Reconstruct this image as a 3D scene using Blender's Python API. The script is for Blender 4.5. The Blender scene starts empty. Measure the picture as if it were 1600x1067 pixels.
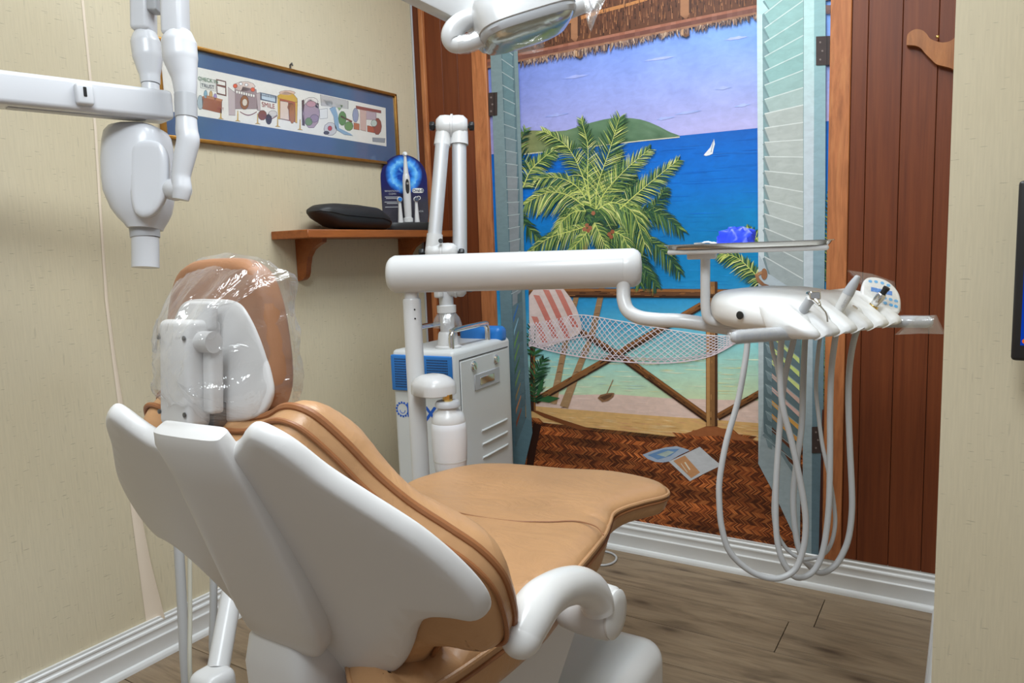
import bpy, bmesh, math, random
from mathutils import Vector, Matrix, noise
random.seed(7)
V = Vector
PI = math.pi
# ------------------------------------------------------------------ camera, world, lights, exposure
FPX, PITCH, YAW, ROLL = 1150.88, 0.1225, 0.5604, -0.0357
CAM = V((1.8252, -2.2864, 1.05))
_fw = V((-math.sin(YAW)*math.cos(PITCH), math.cos(YAW)*math.cos(PITCH), -math.sin(PITCH)))
_r0 = _fw.cross(V((0, 0, 1))).normalized()
_u0 = _r0.cross(_fw)
CR = _r0*math.cos(ROLL) + _u0*math.sin(ROLL)
CU = -_r0*math.sin(ROLL) + _u0*math.cos(ROLL)
scene = bpy.context.scene
COL = scene.collection
cd = bpy.data.cameras.new('camera'); cam = bpy.data.objects.new('camera', cd); COL.objects.link(cam)
cd.sensor_width = 36.0; cd.lens = FPX/1600*36; cd.clip_start = 0.02
cam.matrix_world = Matrix(((CR.x, CU.x, -_fw.x, CAM.x), (CR.y, CU.y, -_fw.y, CAM.y), (CR.z, CU.z, -_fw.z, CAM.z), (0, 0, 0, 1)))
scene.camera = cam
CEIL = 2.40
w = bpy.data.worlds.new('world'); scene.world = w; w.use_nodes = True
w.node_tree.nodes['Background'].inputs[0].default_value = (0.95, 0.97, 1.0, 1)
w.node_tree.nodes['Background'].inputs[1].default_value = 0.30
LAMPS = [((1.05, -0.92, CEIL-0.03), 23.5), ((1.55, -2.40, CEIL-0.03), 37.0)]
for loc, power in LAMPS:
    ld = bpy.data.lights.new('ceiling_lamp', 'AREA'); ld.shape = 'RECTANGLE'; ld.size = 0.58; ld.size_y = 1.16
    ld.energy = power; ld.color = (0.86, 0.945, 1.0)
    lo = bpy.data.objects.new('ceiling_lamp', ld); lo.location = loc; COL.objects.link(lo)
vs = scene.view_settings
vs.view_transform = 'Standard'; vs.look = 'None'; vs.exposure = 0.0; vs.gamma = 1.0; vs.use_curve_mapping = False

# ------------------------------------------------------------------ pixel -> direction helpers (1600 x 1067)
def ray(x, y): return _fw + CR*((x-800)/FPX) + CU*((533.5-y)/FPX)
def onX(x, y, X): d = ray(x, y); return CAM + d*((X-CAM.x)/d.x)
def onY(x, y, Y): d = ray(x, y); return CAM + d*((Y-CAM.y)/d.y)
def onZ(x, y, Z): d = ray(x, y); return CAM + d*((Z-CAM.z)/d.z)
def dep(x, y, t): return CAM + ray(x, y)*t

# ------------------------------------------------------------------ materials
def lin(c):
    return tuple((v/255/12.92) if v/255 <= 0.04045 else ((v/255+0.055)/1.055)**2.4 for v in c)
def s2l(r, g, b): return lin((r, g, b))+(1.0,)
MATS = {}
def nodes_of(name):
    m = bpy.data.materials.new(name); m.use_nodes = True
    nt = m.node_tree; b = nt.nodes['Principled BSDF']; MATS[name] = m
    return m, nt, b
def nn(nt, t, **kw):
    n = nt.nodes.new(t)
    for k, v in kw.items(): setattr(n, k, v)
    return n
def coords(nt, scale, kind='Object', loc=(0, 0, 0)):
    tc = nn(nt, 'ShaderNodeTexCoord'); mp = nn(nt, 'ShaderNodeMapping')
    nt.links.new(tc.outputs[kind], mp.inputs[0]); mp.inputs['Scale'].default_value = scale; mp.inputs['Location'].default_value = loc
    return mp.outputs[0]
def noise_n(nt, vec, scale=1.0, detail=3.0, rough=0.5, dist=0.0):
    n = nn(nt, 'ShaderNodeTexNoise'); n.inputs['Scale'].default_value = scale; n.inputs['Detail'].default_value = detail
    n.inputs['Roughness'].default_value = rough; n.inputs['Distortion'].default_value = dist
    nt.links.new(vec, n.inputs['Vector']); return n.outputs['Fac']
def ramp(nt, fac, stops):
    r = nn(nt, 'ShaderNodeValToRGB'); e = r.color_ramp.elements
    while len(e) < len(stops): e.new(0.5)
    for i, (p, c) in enumerate(stops): e[i].position = p; e[i].color = c
    nt.links.new(fac, r.inputs[0]); return r.outputs[0]
def mixc(nt, fac, a, b, mode='MIX'):
    m = nn(nt, 'ShaderNodeMix', data_type='RGBA', blend_type=mode)
    for sock, v in ((m.inputs[0], fac), (m.inputs[6], a), (m.inputs[7], b)):
        if hasattr(v, 'is_output'): nt.links.new(v, sock)
        else: sock.default_value = v
    return m.outputs[2]
def bump(nt, b, fac, strength, dist=0.002):
    n = nn(nt, 'ShaderNodeBump'); n.inputs['Strength'].default_value = strength; n.inputs['Distance'].default_value = dist
    nt.links.new(fac, n.inputs['Height']); nt.links.new(n.outputs[0], b.inputs['Normal'])
def plain(name, col, rough=0.4, metal=0.0, spec=0.5, var=0.04, vscale=6.0):
    m, nt, b = nodes_of(name)
    f = noise_n(nt, coords(nt, (1, 1, 1)), vscale, 2.0)
    dark = tuple(c*(1-var) for c in col[:3])+(1,); lite = tuple(min(1, c*(1+var)) for c in col[:3])+(1,)
    nt.links.new(ramp(nt, f, [(0.3, dark), (0.7, lite)]), b.inputs['Base Color'])
    b.inputs['Roughness'].default_value = rough; b.inputs['Metallic'].default_value = metal
    b.inputs['Specular IOR Level'].default_value = spec
    return m
def wallpaper(name, sc_dash):
    m, nt, b = nodes_of(name)
    base = s2l(208, 196, 168)
    g = noise_n(nt, coords(nt, (260, 260, 14)), 1.0, 4.0, 0.6)
    c1 = ramp(nt, g, [(0.3, tuple(x*0.90 for x in base[:3])+(1,)), (0.72, tuple(x*1.05 for x in base[:3])+(1,))])
    big = noise_n(nt, coords(nt, (2.2, 2.2, 2.2)), 1.0, 2.0)
    c1 = mixc(nt, 0.35, c1, ramp(nt, big, [(0.3, s2l(200, 185, 152)), (0.7, s2l(212, 202, 178))]))
    d = noise_n(nt, coords(nt, sc_dash), 1.0, 1.0)
    dm = ramp(nt, d, [(0.70, (0, 0, 0, 1)), (0.74, (1, 1, 1, 1))])
    d2 = noise_n(nt, coords(nt, (140, 140, 16), loc=(3, 1, 7)), 1.0, 1.0)
    dm2 = ramp(nt, d2, [(0.70, (0, 0, 0, 1)), (0.76, (0.6, 0.6, 0.6, 1))])
    c2 = mixc(nt, dm, c1, tuple(x*0.68 for x in base[:3])+(1,))
    c3 = mixc(nt, dm2, c2, tuple(x*0.78 for x in base[:3])+(1,))
    nt.links.new(c3, b.inputs['Base Color']); b.inputs['Roughness'].default_value = 0.62; b.inputs['Specular IOR Level'].default_value = 0.3
    bump(nt, b, g, 0.12, 0.001)
    return m
def wood(name, dark, mid, lite, scale=(26, 26, 1.4), rough=0.45, dist=1.2, kind='Object', rnd=0.0, knots=False):
    m, nt, b = nodes_of(name)
    vec = coords(nt, scale, kind)
    if rnd:
        oi = nn(nt, 'ShaderNodeObjectInfo'); ad = nn(nt, 'ShaderNodeVectorMath', operation='ADD')
        ml = nn(nt, 'ShaderNodeMath', operation='MULTIPLY'); ml.inputs[1].default_value = 37.0
        nt.links.new(oi.outputs['Random'], ml.inputs[0]); nt.links.new(vec, ad.inputs[0]); nt.links.new(ml.outputs[0], ad.inputs[1]); vec = ad.outputs[0]
    f = noise_n(nt, vec, 1.0, 6.0, 0.62, dist)
    c = ramp(nt, f, [(0.28, dark), (0.5, mid), (0.75, lite)])
    f2 = noise_n(nt, vec, 5.0, 3.0, 0.6, 0.4)
    c = mixc(nt, 0.45, c, ramp(nt, f2, [(0.3, tuple(x*0.72 for x in mid[:3])+(1,)), (0.7, tuple(min(1, x*1.2) for x in mid[:3])+(1,))]))
    if knots:
        k = nn(nt, 'ShaderNodeTexVoronoi', voronoi_dimensions='2D'); k.inputs['Scale'].default_value = 1.0
        mp = coords(nt, (1.6, 4.6, 1.0), kind); ad2 = nn(nt, 'ShaderNodeVectorMath', operation='ADD')
        nt.links.new(mp, ad2.inputs[0]); nt.links.new(ml.outputs[0], ad2.inputs[1]); nt.links.new(ad2.outputs[0], k.inputs['Vector'])
        km = ramp(nt, k.outputs['Distance'], [(0.015, (0.85, 0.85, 0.85, 1)), (0.07, (0.25, 0.25, 0.25, 1)), (0.15, (0, 0, 0, 1))])
        c = mixc(nt, km, c, s2l(74, 58, 44))
    if rnd:
        hb = nn(nt, 'ShaderNodeHueSaturation'); mr = nn(nt, 'ShaderNodeMapRange'); mr.inputs[3].default_value = 1-rnd; mr.inputs[4].default_value = 1+rnd
        nt.links.new(oi.outputs['Random'], mr.inputs[0]); nt.links.new(mr.outputs[0], hb.inputs['Value']); nt.links.new(c, hb.inputs['Color']); c = hb.outputs[0]
    nt.links.new(c, b.inputs['Base Color']); b.inputs['Roughness'].default_value = rough; b.inputs['Specular IOR Level'].default_value = 0.35
    bump(nt, b, f2, 0.08, 0.001)
    return m
def painted(name, rough=0.55, brush=(30, 30, 60), amt=0.10, gain=1.0):
    m, nt, b = nodes_of(name)
    a = nn(nt, 'ShaderNodeVertexColor'); a.layer_name = 'Col'
    f = noise_n(nt, coords(nt, brush), 1.0, 4.0, 0.6, 0.6)
    v = ramp(nt, f, [(0.3, ((1-amt)*gain,)*3+(1,)), (0.7, ((1+amt*0.6)*gain,)*3+(1,))])
    nt.links.new(mixc(nt, 1.0, a.outputs[0], v, 'MULTIPLY'), b.inputs['Base Color'])
    b.inputs['Roughness'].default_value = rough; b.inputs['Specular IOR Level'].default_value = 0.3
    return m
def leather(name, col, rough=0.40):
    m, nt, b = nodes_of(name)
    f = noise_n(nt, coords(nt, (1, 1, 1)), 7.0, 3.0)
    d = tuple(c*0.88 for c in col[:3])+(1,); l = tuple(c*1.07 for c in col[:3])+(1,)
    nt.links.new(ramp(nt, f, [(0.3, d), (0.7, l)]), b.inputs['Base Color'])
    b.inputs['Roughness'].default_value = rough; b.inputs['Specular IOR Level'].default_value = 0.45
    w1 = noise_n(nt, coords(nt, (9, 16, 9)), 1.0, 4.0, 0.55, 1.6)
    fine = noise_n(nt, coords(nt, (1, 1, 1)), 420.0, 2.0)
    ad = nn(nt, 'ShaderNodeMath', operation='MULTIPLY_ADD'); ad.inputs[1].default_value = 0.03
    nt.links.new(fine, ad.inputs[0]); nt.links.new(w1, ad.inputs[2]); bump(nt, b, ad.outputs[0], 0.35, 0.008)
    return m
def film(name, alpha=0.16, tint=(1, 1, 1, 1), rumple=0.9):
    m = bpy.data.materials.new(name); m.use_nodes = True; nt = m.node_tree; nt.nodes.clear(); MATS[name] = m
    out = nn(nt, 'ShaderNodeOutputMaterial'); tr = nn(nt, 'ShaderNodeBsdfTransparent'); gl = nn(nt, 'ShaderNodeBsdfGlossy'); df = nn(nt, 'ShaderNodeBsdfDiffuse')
    gl.inputs['Roughness'].default_value = 0.12; df.inputs['Color'].default_value = (0.9, 0.9, 0.92, 1); tr.inputs[0].default_value = tint
    m1 = nn(nt, 'ShaderNodeMixShader'); m1.inputs[0].default_value = 0.28; nt.links.new(gl.outputs[0], m1.inputs[1]); nt.links.new(df.outputs[0], m1.inputs[2])
    lw = nn(nt, 'ShaderNodeLayerWeight'); lw.inputs['Blend'].default_value = 0.25
    f = noise_n(nt, coords(nt, (1, 1, 1)), 14.0, 4.0, 0.6, 1.5); bp_ = nn(nt, 'ShaderNodeBump'); bp_.inputs['Strength'].default_value = rumple; bp_.inputs['Distance'].default_value = 0.01
    nt.links.new(f, bp_.inputs['Height']); nt.links.new(bp_.outputs[0], gl.inputs['Normal'])
    ma = nn(nt, 'ShaderNodeMath', operation='MULTIPLY_ADD'); ma.inputs[1].default_value = 0.45; ma.inputs[2].default_value = alpha
    nt.links.new(lw.outputs['Facing'], ma.inputs[0])
    m2 = nn(nt, 'ShaderNodeMixShader'); nt.links.new(ma.outputs[0], m2.inputs[0]); nt.links.new(tr.outputs[0], m2.inputs[1]); nt.links.new(m1.outputs[0], m2.inputs[2])
    nt.links.new(m2.outputs[0], out.inputs[0])
    return m
def emit(name, col, strength):
    m = bpy.data.materials.new(name); m.use_nodes = True; nt = m.node_tree; nt.nodes.clear(); MATS[name] = m
    out = nn(nt, 'ShaderNodeOutputMaterial'); e = nn(nt, 'ShaderNodeEmission'); e.inputs[0].default_value = col; e.inputs[1].default_value = strength
    nt.links.new(e.outputs[0], out.inputs[0]); return m

wallpaper('paper_side', (40, 40, 330)); wallpaper('paper_front', (40, 40, 330))
plain('ceiling_white', (0.78, 0.77, 0.74, 1), 0.8)
plain('console_white', (0.80, 0.80, 0.79, 1), 0.42, var=0.01)
plain('trim_white', (0.70, 0.70, 0.69, 1), 0.35)
plain('seam_paper', s2l(228, 212, 192), 0.7)
wood('panel_wood', s2l(82, 36, 16), s2l(112, 55, 26), s2l(126, 68, 36), (38, 38, 1.3), 0.42, 0.8, rnd=0.10)
wood('trim_wood', s2l(116, 66, 38), s2l(178, 110, 66), s2l(208, 146, 92), (22, 22, 2.6), 0.5, 2.6, rnd=0.04)
wood('shelf_wood', s2l(116, 62, 28), s2l(152, 86, 42), s2l(172, 104, 56), (40, 3, 40), 0.4, 0.8, rnd=0.06)
wood('oak', s2l(108, 62, 26), s2l(158, 98, 48), s2l(180, 120, 66), (30, 30, 5), 0.35, 1.0)
wood('floor_wood', s2l(70, 56, 43), s2l(138, 118, 94), s2l(166, 146, 120), (2.4, 17, 1), 0.46, 1.5, rnd=0.06, knots=True)
plain('joint_dark', (0.05, 0.04, 0.03, 1), 0.9)
plain('white_plastic', (0.62, 0.62, 0.62, 1), 0.28, var=0.015)
plain('shell_white', (0.64, 0.625, 0.61, 1), 0.36, var=0.015)
plain('warm_white', (0.68, 0.67, 0.65, 1), 0.22, var=0.015)
plain('xray_white', (0.64, 0.65, 0.68, 1), 0.25, var=0.015)
plain('grey_plastic', (0.45, 0.46, 0.48, 1), 0.4, var=0.03)
plain('hose_grey', (0.46, 0.46, 0.46, 1), 0.42, var=0.03)
plain('hose_cream', (0.52, 0.50, 0.42, 1), 0.45)
plain('cabinet_grey', (0.66, 0.68, 0.68, 1), 0.4, var=0.02)
plain('blue_plastic', s2l(40, 120, 200), 0.35)
plain('blue_print', s2l(25, 95, 200), 0.5)
plain('black_plastic', (0.012, 0.012, 0.013, 1), 0.4)
plain('black_fabric', (0.014, 0.015, 0.017, 1), 0.55, var=0.2)
plain('dark_metal', (0.16, 0.16, 0.16, 1), 0.35, 0.8)
plain('chrome', (0.80, 0.80, 0.80, 1), 0.12, 1.0, var=0.01)
plain('steel', (0.62, 0.61, 0.58, 1), 0.22, 1.0, var=0.02)
plain('aluminium', (0.62, 0.63, 0.65, 1), 0.5, 0.45, var=0.02)
plain('brass', (0.72, 0.50, 0.16, 1), 0.25, 1.0)
plain('gold_frame', s2l(176, 128, 62), 0.28, 0.7, var=0.12, vscale=40)
plain('mat_blue', s2l(36, 84, 132), 0.6)
plain('glove_blue', s2l(38, 70, 232), 0.4)
plain('print_white', s2l(232, 230, 224), 0.5)
plain('bottle_white', (0.74, 0.76, 0.80, 1), 0.3, var=0.02)
plain('tissue', (0.80, 0.82, 0.84, 1), 0.6)
leather('tan_leather', s2l(184, 140, 98)); leather('brown_piping', s2l(146, 94, 56), 0.45); leather('tan_side', s2l(154, 108, 76), 0.45)
painted('mural_paint', gain=1.02); painted('print_ink', 0.4, (80, 80, 80), 0.05); painted('card_print', 0.3, (60, 60, 60), 0.12)
film('clear_film', 0.10); film('soft_film', 0.17); film('dome_clear', 0.20)
def glass_sheet():
    m = film('picture_glass', 0.015, rumple=0.0); return m
glass_sheet()
emit('screen_blue', s2l(14, 60, 178), 0.8); emit('screen_dot', s2l(230, 110, 40), 0.8); emit('screen_text', s2l(190, 200, 230), 0.6)
emit('lamp_diffuser', (0.97, 0.985, 1.0, 1), 3.0)
m_, nt_, b_ = nodes_of('lens_glass')
b_.inputs['Base Color'].default_value = (0.50, 0.56, 0.54, 1); b_.inputs['Metallic'].default_value = 0.7; b_.inputs['Roughness'].default_value = 0.22
bump(nt_, b_, noise_n(nt_, coords(nt_, (60, 6, 60)), 1.0, 2.0), 0.35, 0.004)

# ------------------------------------------------------------------ mesh helpers
BASE = {}
class MB:
    def __init__(s): s.v = []; s.f = []; s.c = []; s.colored = False
    def add(s, verts, faces, col=None, cols=None):
        o = len(s.v); s.v += [V(p) for p in verts]
        for f in faces:
            s.f.append([i+o for i in f])
            if cols: s.colored = True; s.c.append([cols[i] for i in f])
            elif col: s.colored = True; s.c.append([col]*len(f))
            else: s.c.append(None)
        return s
    def box(s, a, b):
        x0, y0, z0 = a; x1, y1, z1 = b
        return s.add([(x0, y0, z0), (x1, y0, z0), (x1, y1, z0), (x0, y1, z0), (x0, y0, z1), (x1, y0, z1), (x1, y1, z1), (x0, y1, z1)],
                     [(0, 3, 2, 1), (4, 5, 6, 7), (0, 1, 5, 4), (1, 2, 6, 5), (2, 3, 7, 6), (3, 0, 4, 7)])
    def rbox(s, c, half, axes=None, r=0.005, seg=3):
        bm = bmesh.new(); bmesh.ops.create_cube(bm, size=2.0)
        for vv in bm.verts: vv.co = V((vv.co.x*half[0], vv.co.y*half[1], vv.co.z*half[2]))
        r = min(r, min(half)*0.98)
        bmesh.ops.bevel(bm, geom=list(bm.edges), offset=r, segments=seg, affect='EDGES', profile=0.5)
        ax = axes or (V((1, 0, 0)), V((0, 1, 0)), V((0, 0, 1)))
        bm.verts.index_update()
        vs = [V(c)+ax[0]*q.co.x+ax[1]*q.co.y+ax[2]*q.co.z for q in bm.verts]
        fs = [[q.index for q in f.verts] for f in bm.faces]; bm.free()
        return s.add(vs, fs)
    def tube(s, path, r, n=14, caps=True, squash=None):
        path = [V(p) for p in path]; m = len(path)
        rs = r if isinstance(r, (list, tuple)) else [r]*m
        t0 = (path[1]-path[0]).normalized()
        ref = V((0, 0, 1)) if abs(t0.z) < 0.9 else V((1, 0, 0))
        a = t0.cross(ref).normalized(); rings = []
        for i in range(m):
            t = (path[min(i+1, m-1)]-path[max(i-1, 0)]).normalized()
            a = (a-t*a.dot(t)).normalized(); b = t.cross(a)
            sq = squash or (1, 1)
            rings.append([path[i]+a*(math.cos(2*PI*j/n)*rs[i]*sq[0])+b*(math.sin(2*PI*j/n)*rs[i]*sq[1]) for j in range(n)])
        return s.loft(rings, caps)
    def loft(s, rings, caps=True, closed=True):
        n = len(rings[0]); vs = [p for rg in rings for p in rg]; fs = []
        for i in range(len(rings)-1):
            for j in range(n if closed else n-1):
                k = (j+1) % n
                fs.append((i*n+j, i*n+k, (i+1)*n+k, (i+1)*n+j))
        if caps: fs.append(tuple(range(n))[::-1]); fs.append(tuple((len(rings)-1)*n+j for j in range(n)))
        return s.add(vs, fs)
    def capsule(s, path, rs, n=18, squash=None, start=True, end=True, k=6):
        path = [V(p) for p in path]; rs = list(rs) if isinstance(rs, (list, tuple)) else [rs]*len(path)
        if start:
            d = (path[0]-path[1]).normalized(); r = rs[0]; th = [PI/2*(i+0.35)/(k+0.35) for i in range(k)][::-1]
            path, rs = [path[0]+d*(r*math.sin(t)) for t in th]+path, [r*math.cos(t) for t in th]+rs
        if end:
            d = (path[-1]-path[-2]).normalized(); r = rs[-1]; th = [PI/2*(i+0.35)/(k+0.35) for i in range(k)]
            path, rs = path+[path[-1]+d*(r*math.sin(t)) for t in th], rs+[r*math.cos(t) for t in th]
        return s.tube(path, rs, n, squash=squash)
    def lathe(s, prof, o, axis=(0, 0, 1), n=28, caps=True):
        ax = V(axis).normalized(); ref = V((1, 0, 0)) if abs(ax.x) < 0.9 else V((0, 1, 0))
        a = ax.cross(ref).normalized(); b = ax.cross(a); o = V(o)
        return s.loft([[o+ax*h+a*(math.cos(2*PI*j/n)*max(r, 1e-5))+b*(math.sin(2*PI*j/n)*max(r, 1e-5)) for j in range(n)] for r, h in prof], caps)
    def prism(s, poly, ext):
        n = len(poly); a = [V(p) for p in poly]; e = V(ext); b = [p+e for p in a]
        fs = [tuple(range(n)), tuple(range(2*n-1, n-1, -1))]+[(i, n+i, n+(i+1) % n, (i+1) % n) for i in range(n)]
        return s.add(a+b, fs)
    def build(s, name, mat, parent=None, base=None, sharp=38, smooth=True):
        if parent is not None: b0 = BASE[parent.name]
        elif base is not None: b0 = V(base)
        else:
            xs = [p.x for p in s.v]; ys = [p.y for p in s.v]; zs = [p.z for p in s.v]
            b0 = V(((min(xs)+max(xs))/2, (min(ys)+max(ys))/2, min(zs)))
        me = bpy.data.meshes.new(name)
        me.from_pydata([tuple(p-b0) for p in s.v], [], s.f)
        if s.colored:
            at = me.color_attributes.new('Col', 'FLOAT_COLOR', 'CORNER'); k = 0
            flat = []
            for f, c in zip(s.f, s.c):
                for i in range(len(f)): flat += list(c[i])
            at.data.foreach_set('color', flat)
        bm = bmesh.new(); bm.from_mesh(me)
        if not s.colored: bmesh.ops.recalc_face_normals(bm, faces=bm.faces)
        bm.to_mesh(me); bm.free()
        if smooth:
            for p in me.polygons: p.use_smooth = True
            me.set_sharp_from_angle(angle=math.radians(sharp))
        me.materials.append(MATS[mat])
        o = bpy.data.objects.new(name, me); COL.objects.link(o)
        if parent is not None: o.parent = parent
        else: o.location = b0
        BASE[o.name] = b0
        return o
def tag(o, label=None, cat=None, group=None, kind=None):
    for k, v in (('label', label), ('category', cat), ('group', group), ('kind', kind)):
        if v: o[k] = v
    return o
def thing(name, base, label, cat, group=None):
    o = bpy.data.objects.new(name, None); COL.objects.link(o); o.location = V(base); o.empty_display_size = 0.05
    BASE[o.name] = V(base); return tag(o, label, cat, group)
def struct(name, mb, mat, base=(0, 0, 0), **kw): return tag(mb.build(name, mat, base=base, **kw), kind='structure')
def spline(pts, n=8, closed=False):
    pts = [V(p) if len(p) == 3 else V((p[0], p[1], 0)) for p in pts]; out = []; m = len(pts)
    rng = range(m if closed else m-1)
    for i in rng:
        if closed: p0, p1, p2, p3 = pts[i-1], pts[i], pts[(i+1) % m], pts[(i+2) % m]
        else: p0, p1, p2, p3 = pts[max(i-1, 0)], pts[i], pts[i+1], pts[min(i+2, m-1)]
        for j in range(n):
            t = j/n
            out.append(0.5*((2*p1)+(p2-p0)*t+(2*p0-5*p1+4*p2-p3)*t*t+(3*p1-p0-3*p2+p3)*t**3))
    if not closed: out.append(pts[-1])
    return out
def segdist(p, poly):
    best = 1e9; px, py = p
    for i in range(len(poly)):
        ax, ay = poly[i-1]; bx, by = poly[i]
        dx, dy = bx-ax, by-ay; L = dx*dx+dy*dy
        t = 0 if L == 0 else max(0, min(1, ((px-ax)*dx+(py-ay)*dy)/L))
        d = (px-ax-t*dx)**2+(py-ay-t*dy)**2
        if d < best: best = d
    return math.sqrt(best)
def inside(p, poly):
    x, y = p; c = False
    for i in range(len(poly)):
        x1, y1 = poly[i-1][0], poly[i-1][1]; x2, y2 = poly[i][0], poly[i][1]
        if (y1 > y) != (y2 > y) and x < (x2-x1)*(y-y1)/(y2-y1)+x1: c = not c
    return c
def pad(mb, outline, fn, top, bot, rr_top, rr_bot, step=0.02, rings=4, extra=None):
    """closed cushion: outline in (u,v); fn(u,v,off)->3D; edge at off 0, swelling to +top / -bot inside rr"""
    ol = [(p[0], p[1]) for p in outline]
    ar = sum(ol[i-1][0]*ol[i][1]-ol[i][0]*ol[i-1][1] for i in range(len(ol)))
    if ar < 0: ol = ol[::-1]
    n = len(ol)
    bm = bmesh.new()
    loops = []
    rm = max(rr_top, rr_bot) if rings else 0
    for k in range(rings+1):
        d = rm*(1-math.cos(0.5*PI*k/max(rings, 1)))*0.75
        lp = []
        for i in range(n):
            a = V(ol[i-1]); b = V(ol[i]); c = V(ol[(i+1) % n])
            t = (c-a)
            t = t.normalized() if t.length > 1e-9 else V((1, 0))
            nrm = V((-t.y, t.x)); lp.append(bm.verts.new((b.x+nrm.x*d, b.y+nrm.y*d, 0)))
        loops.append(lp)
    for k in range(rings):
        for i in range(n):
            j = (i+1) % n
            bm.faces.new((loops[k][i], loops[k][j], loops[k+1][j], loops[k+1][i]))
    bm.faces.new(loops[-1])
    us = [p[0] for p in ol]; vs_ = [p[1] for p in ol]
    def cuts(lo, hi): m = int((hi-lo)/step); return [lo+(i+1)*(hi-lo)/(m+1) for i in range(m)]
    for c in cuts(min(us), max(us)): bmesh.ops.bisect_plane(bm, geom=bm.verts[:]+bm.edges[:]+bm.faces[:], plane_co=(c, 0, 0), plane_no=(1, 0, 0), dist=1e-5)
    for c in cuts(min(vs_), max(vs_)): bmesh.ops.bisect_plane(bm, geom=bm.verts[:]+bm.edges[:]+bm.faces[:], plane_co=(0, c, 0), plane_no=(0, 1, 0), dist=1e-5)
    bm.verts.index_update()
    pts = [(q.co.x, q.co.y) for q in bm.verts]; faces = [[q.index for q in f.verts] for f in bm.faces]; bm.free()
    ds = [segdist(p, ol) for p in pts]
    def prof(d, rr): t = min(d/rr, 1.0); return math.sqrt(max(0, 1-(1-t)**2))
    ex = extra or (lambda u, v, d: 0.0)
    vt = [fn(p[0], p[1], top*prof(d, rr_top)+(ex(p[0], p[1], d) if d > 1e-4 else 0)) for p, d in zip(pts, ds)]
    vb = []; idx = {}
    for i, (p, d) in enumerate(zip(pts, ds)):
        if d < 1e-5: idx[i] = i
        else: idx[i] = len(pts)+len(vb); vb.append(fn(p[0], p[1], -bot*prof(d, rr_bot)))
    fb = [[idx[i] for i in f][::-1] for f in faces]
    return mb.add(vt+vb, faces+fb)
def text(name, s, size, o, ex, ey, mat, parent, align='CENTER', off=0.0006, bold=0.0):
    cu = bpy.data.curves.new(name, 'FONT'); cu.body = s; cu.size = size; cu.align_x = align; cu.align_y = 'CENTER'; cu.offset = bold
    tmp = bpy.data.objects.new(name+'_tmp', cu); COL.objects.link(tmp)
    dg = bpy.context.evaluated_depsgraph_get(); me = bpy.data.meshes.new_from_object(tmp.evaluated_get(dg))
    ex = V(ex).normalized(); ey = V(ey).normalized(); ez = ex.cross(ey)
    vs = [V(o)+ex*q.co.x+ey*q.co.y+ez*off for q in me.vertices]; fs = [list(p.vertices) for p in me.polygons]
    bpy.data.objects.remove(tmp); bpy.data.curves.remove(cu); bpy.data.meshes.remove(me)
    mb = MB(); mb.add(vs, fs); return mb.build(name, mat, parent, smooth=False)
X3, Y3, Z3 = V((1, 0, 0)), V((0, 1, 0)), V((0, 0, 1))

# ================================================================== SETTING
W = 1.785; RX = 3.25; FY = -3.60; PD = 0.75          # partition face, room extents
mb = MB().box((-0.12, FY-0.12, -0.08), (RX+0.12, 0.12, -0.006)); floor = struct('floor', mb, 'joint_dark', smooth=False)
def plank_obj(x0, x1, y0, y1, parent, name='plank', mat='floor_wood', z0=-0.006, z1=0.0, ch=0.0005):
    g = 0.0011
    x0 += g; x1 -= g; y0 += g; y1 -= g
    a = [(x0, y0), (x1, y0), (x1, y1), (x0, y1)]; b = [(x0+ch, y0+ch), (x1-ch, y0+ch), (x1-ch, y1-ch), (x0+ch, y1-ch)]
    vs = [(p[0], p[1], z0) for p in a]+[(p[0], p[1], z1-ch) for p in a]+[(p[0], p[1], z1) for p in b]
    fs = [(4*k+i, 4*k+(i+1) % 4, 4*k+4+(i+1) % 4, 4*k+4+i) for k in (0, 1) for i in range(4)]+[(8, 9, 10, 11), (3, 2, 1, 0)]
    return MB().add(vs, fs).build(name, mat, parent, smooth=False)
row = 0; yt = -0.072+0.18
while yt > FY:
    y1 = min(yt, 0.0); y0 = max(yt-0.18, FY)
    xo = {0: 0.72, 1: 0.27, 2: 0.205, 3: 0.98}.get(row, (row*0.47) % 1.22)
    if row == 2: xo = 1.425-1.22
    xs = [0.0]+[x for x in [xo+1.22*k for k in range(-1, 4)] if 0.05 < x < RX-0.05]+[RX]
    for i in range(len(xs)-1): plank_obj(xs[i], xs[i+1], y0, y1, floor)
    yt -= 0.18; row += 1
mb = MB().box((-0.12, FY-0.12, 0-0.006), (0.0, 0.12, CEIL)); wall_left = struct('wall_left', mb, 'paper_side', smooth=False)
mb = MB().box((0.0, 0.0, -0.006), (W, 0.12, CEIL)); wall_back = struct('wall_back', mb, 'joint_dark', smooth=False)
mb = MB().box((W, -PD, -0.006), (RX, 0.12, CEIL)); wall_right = struct('wall_right', mb, 'paper_front', smooth=False)
mb = MB().box((-0.12, FY-0.12, CEIL), (RX+0.12, 0.12, CEIL+0.1)); ceiling = struct('ceiling', mb, 'ceiling_white', smooth=False)
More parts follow.
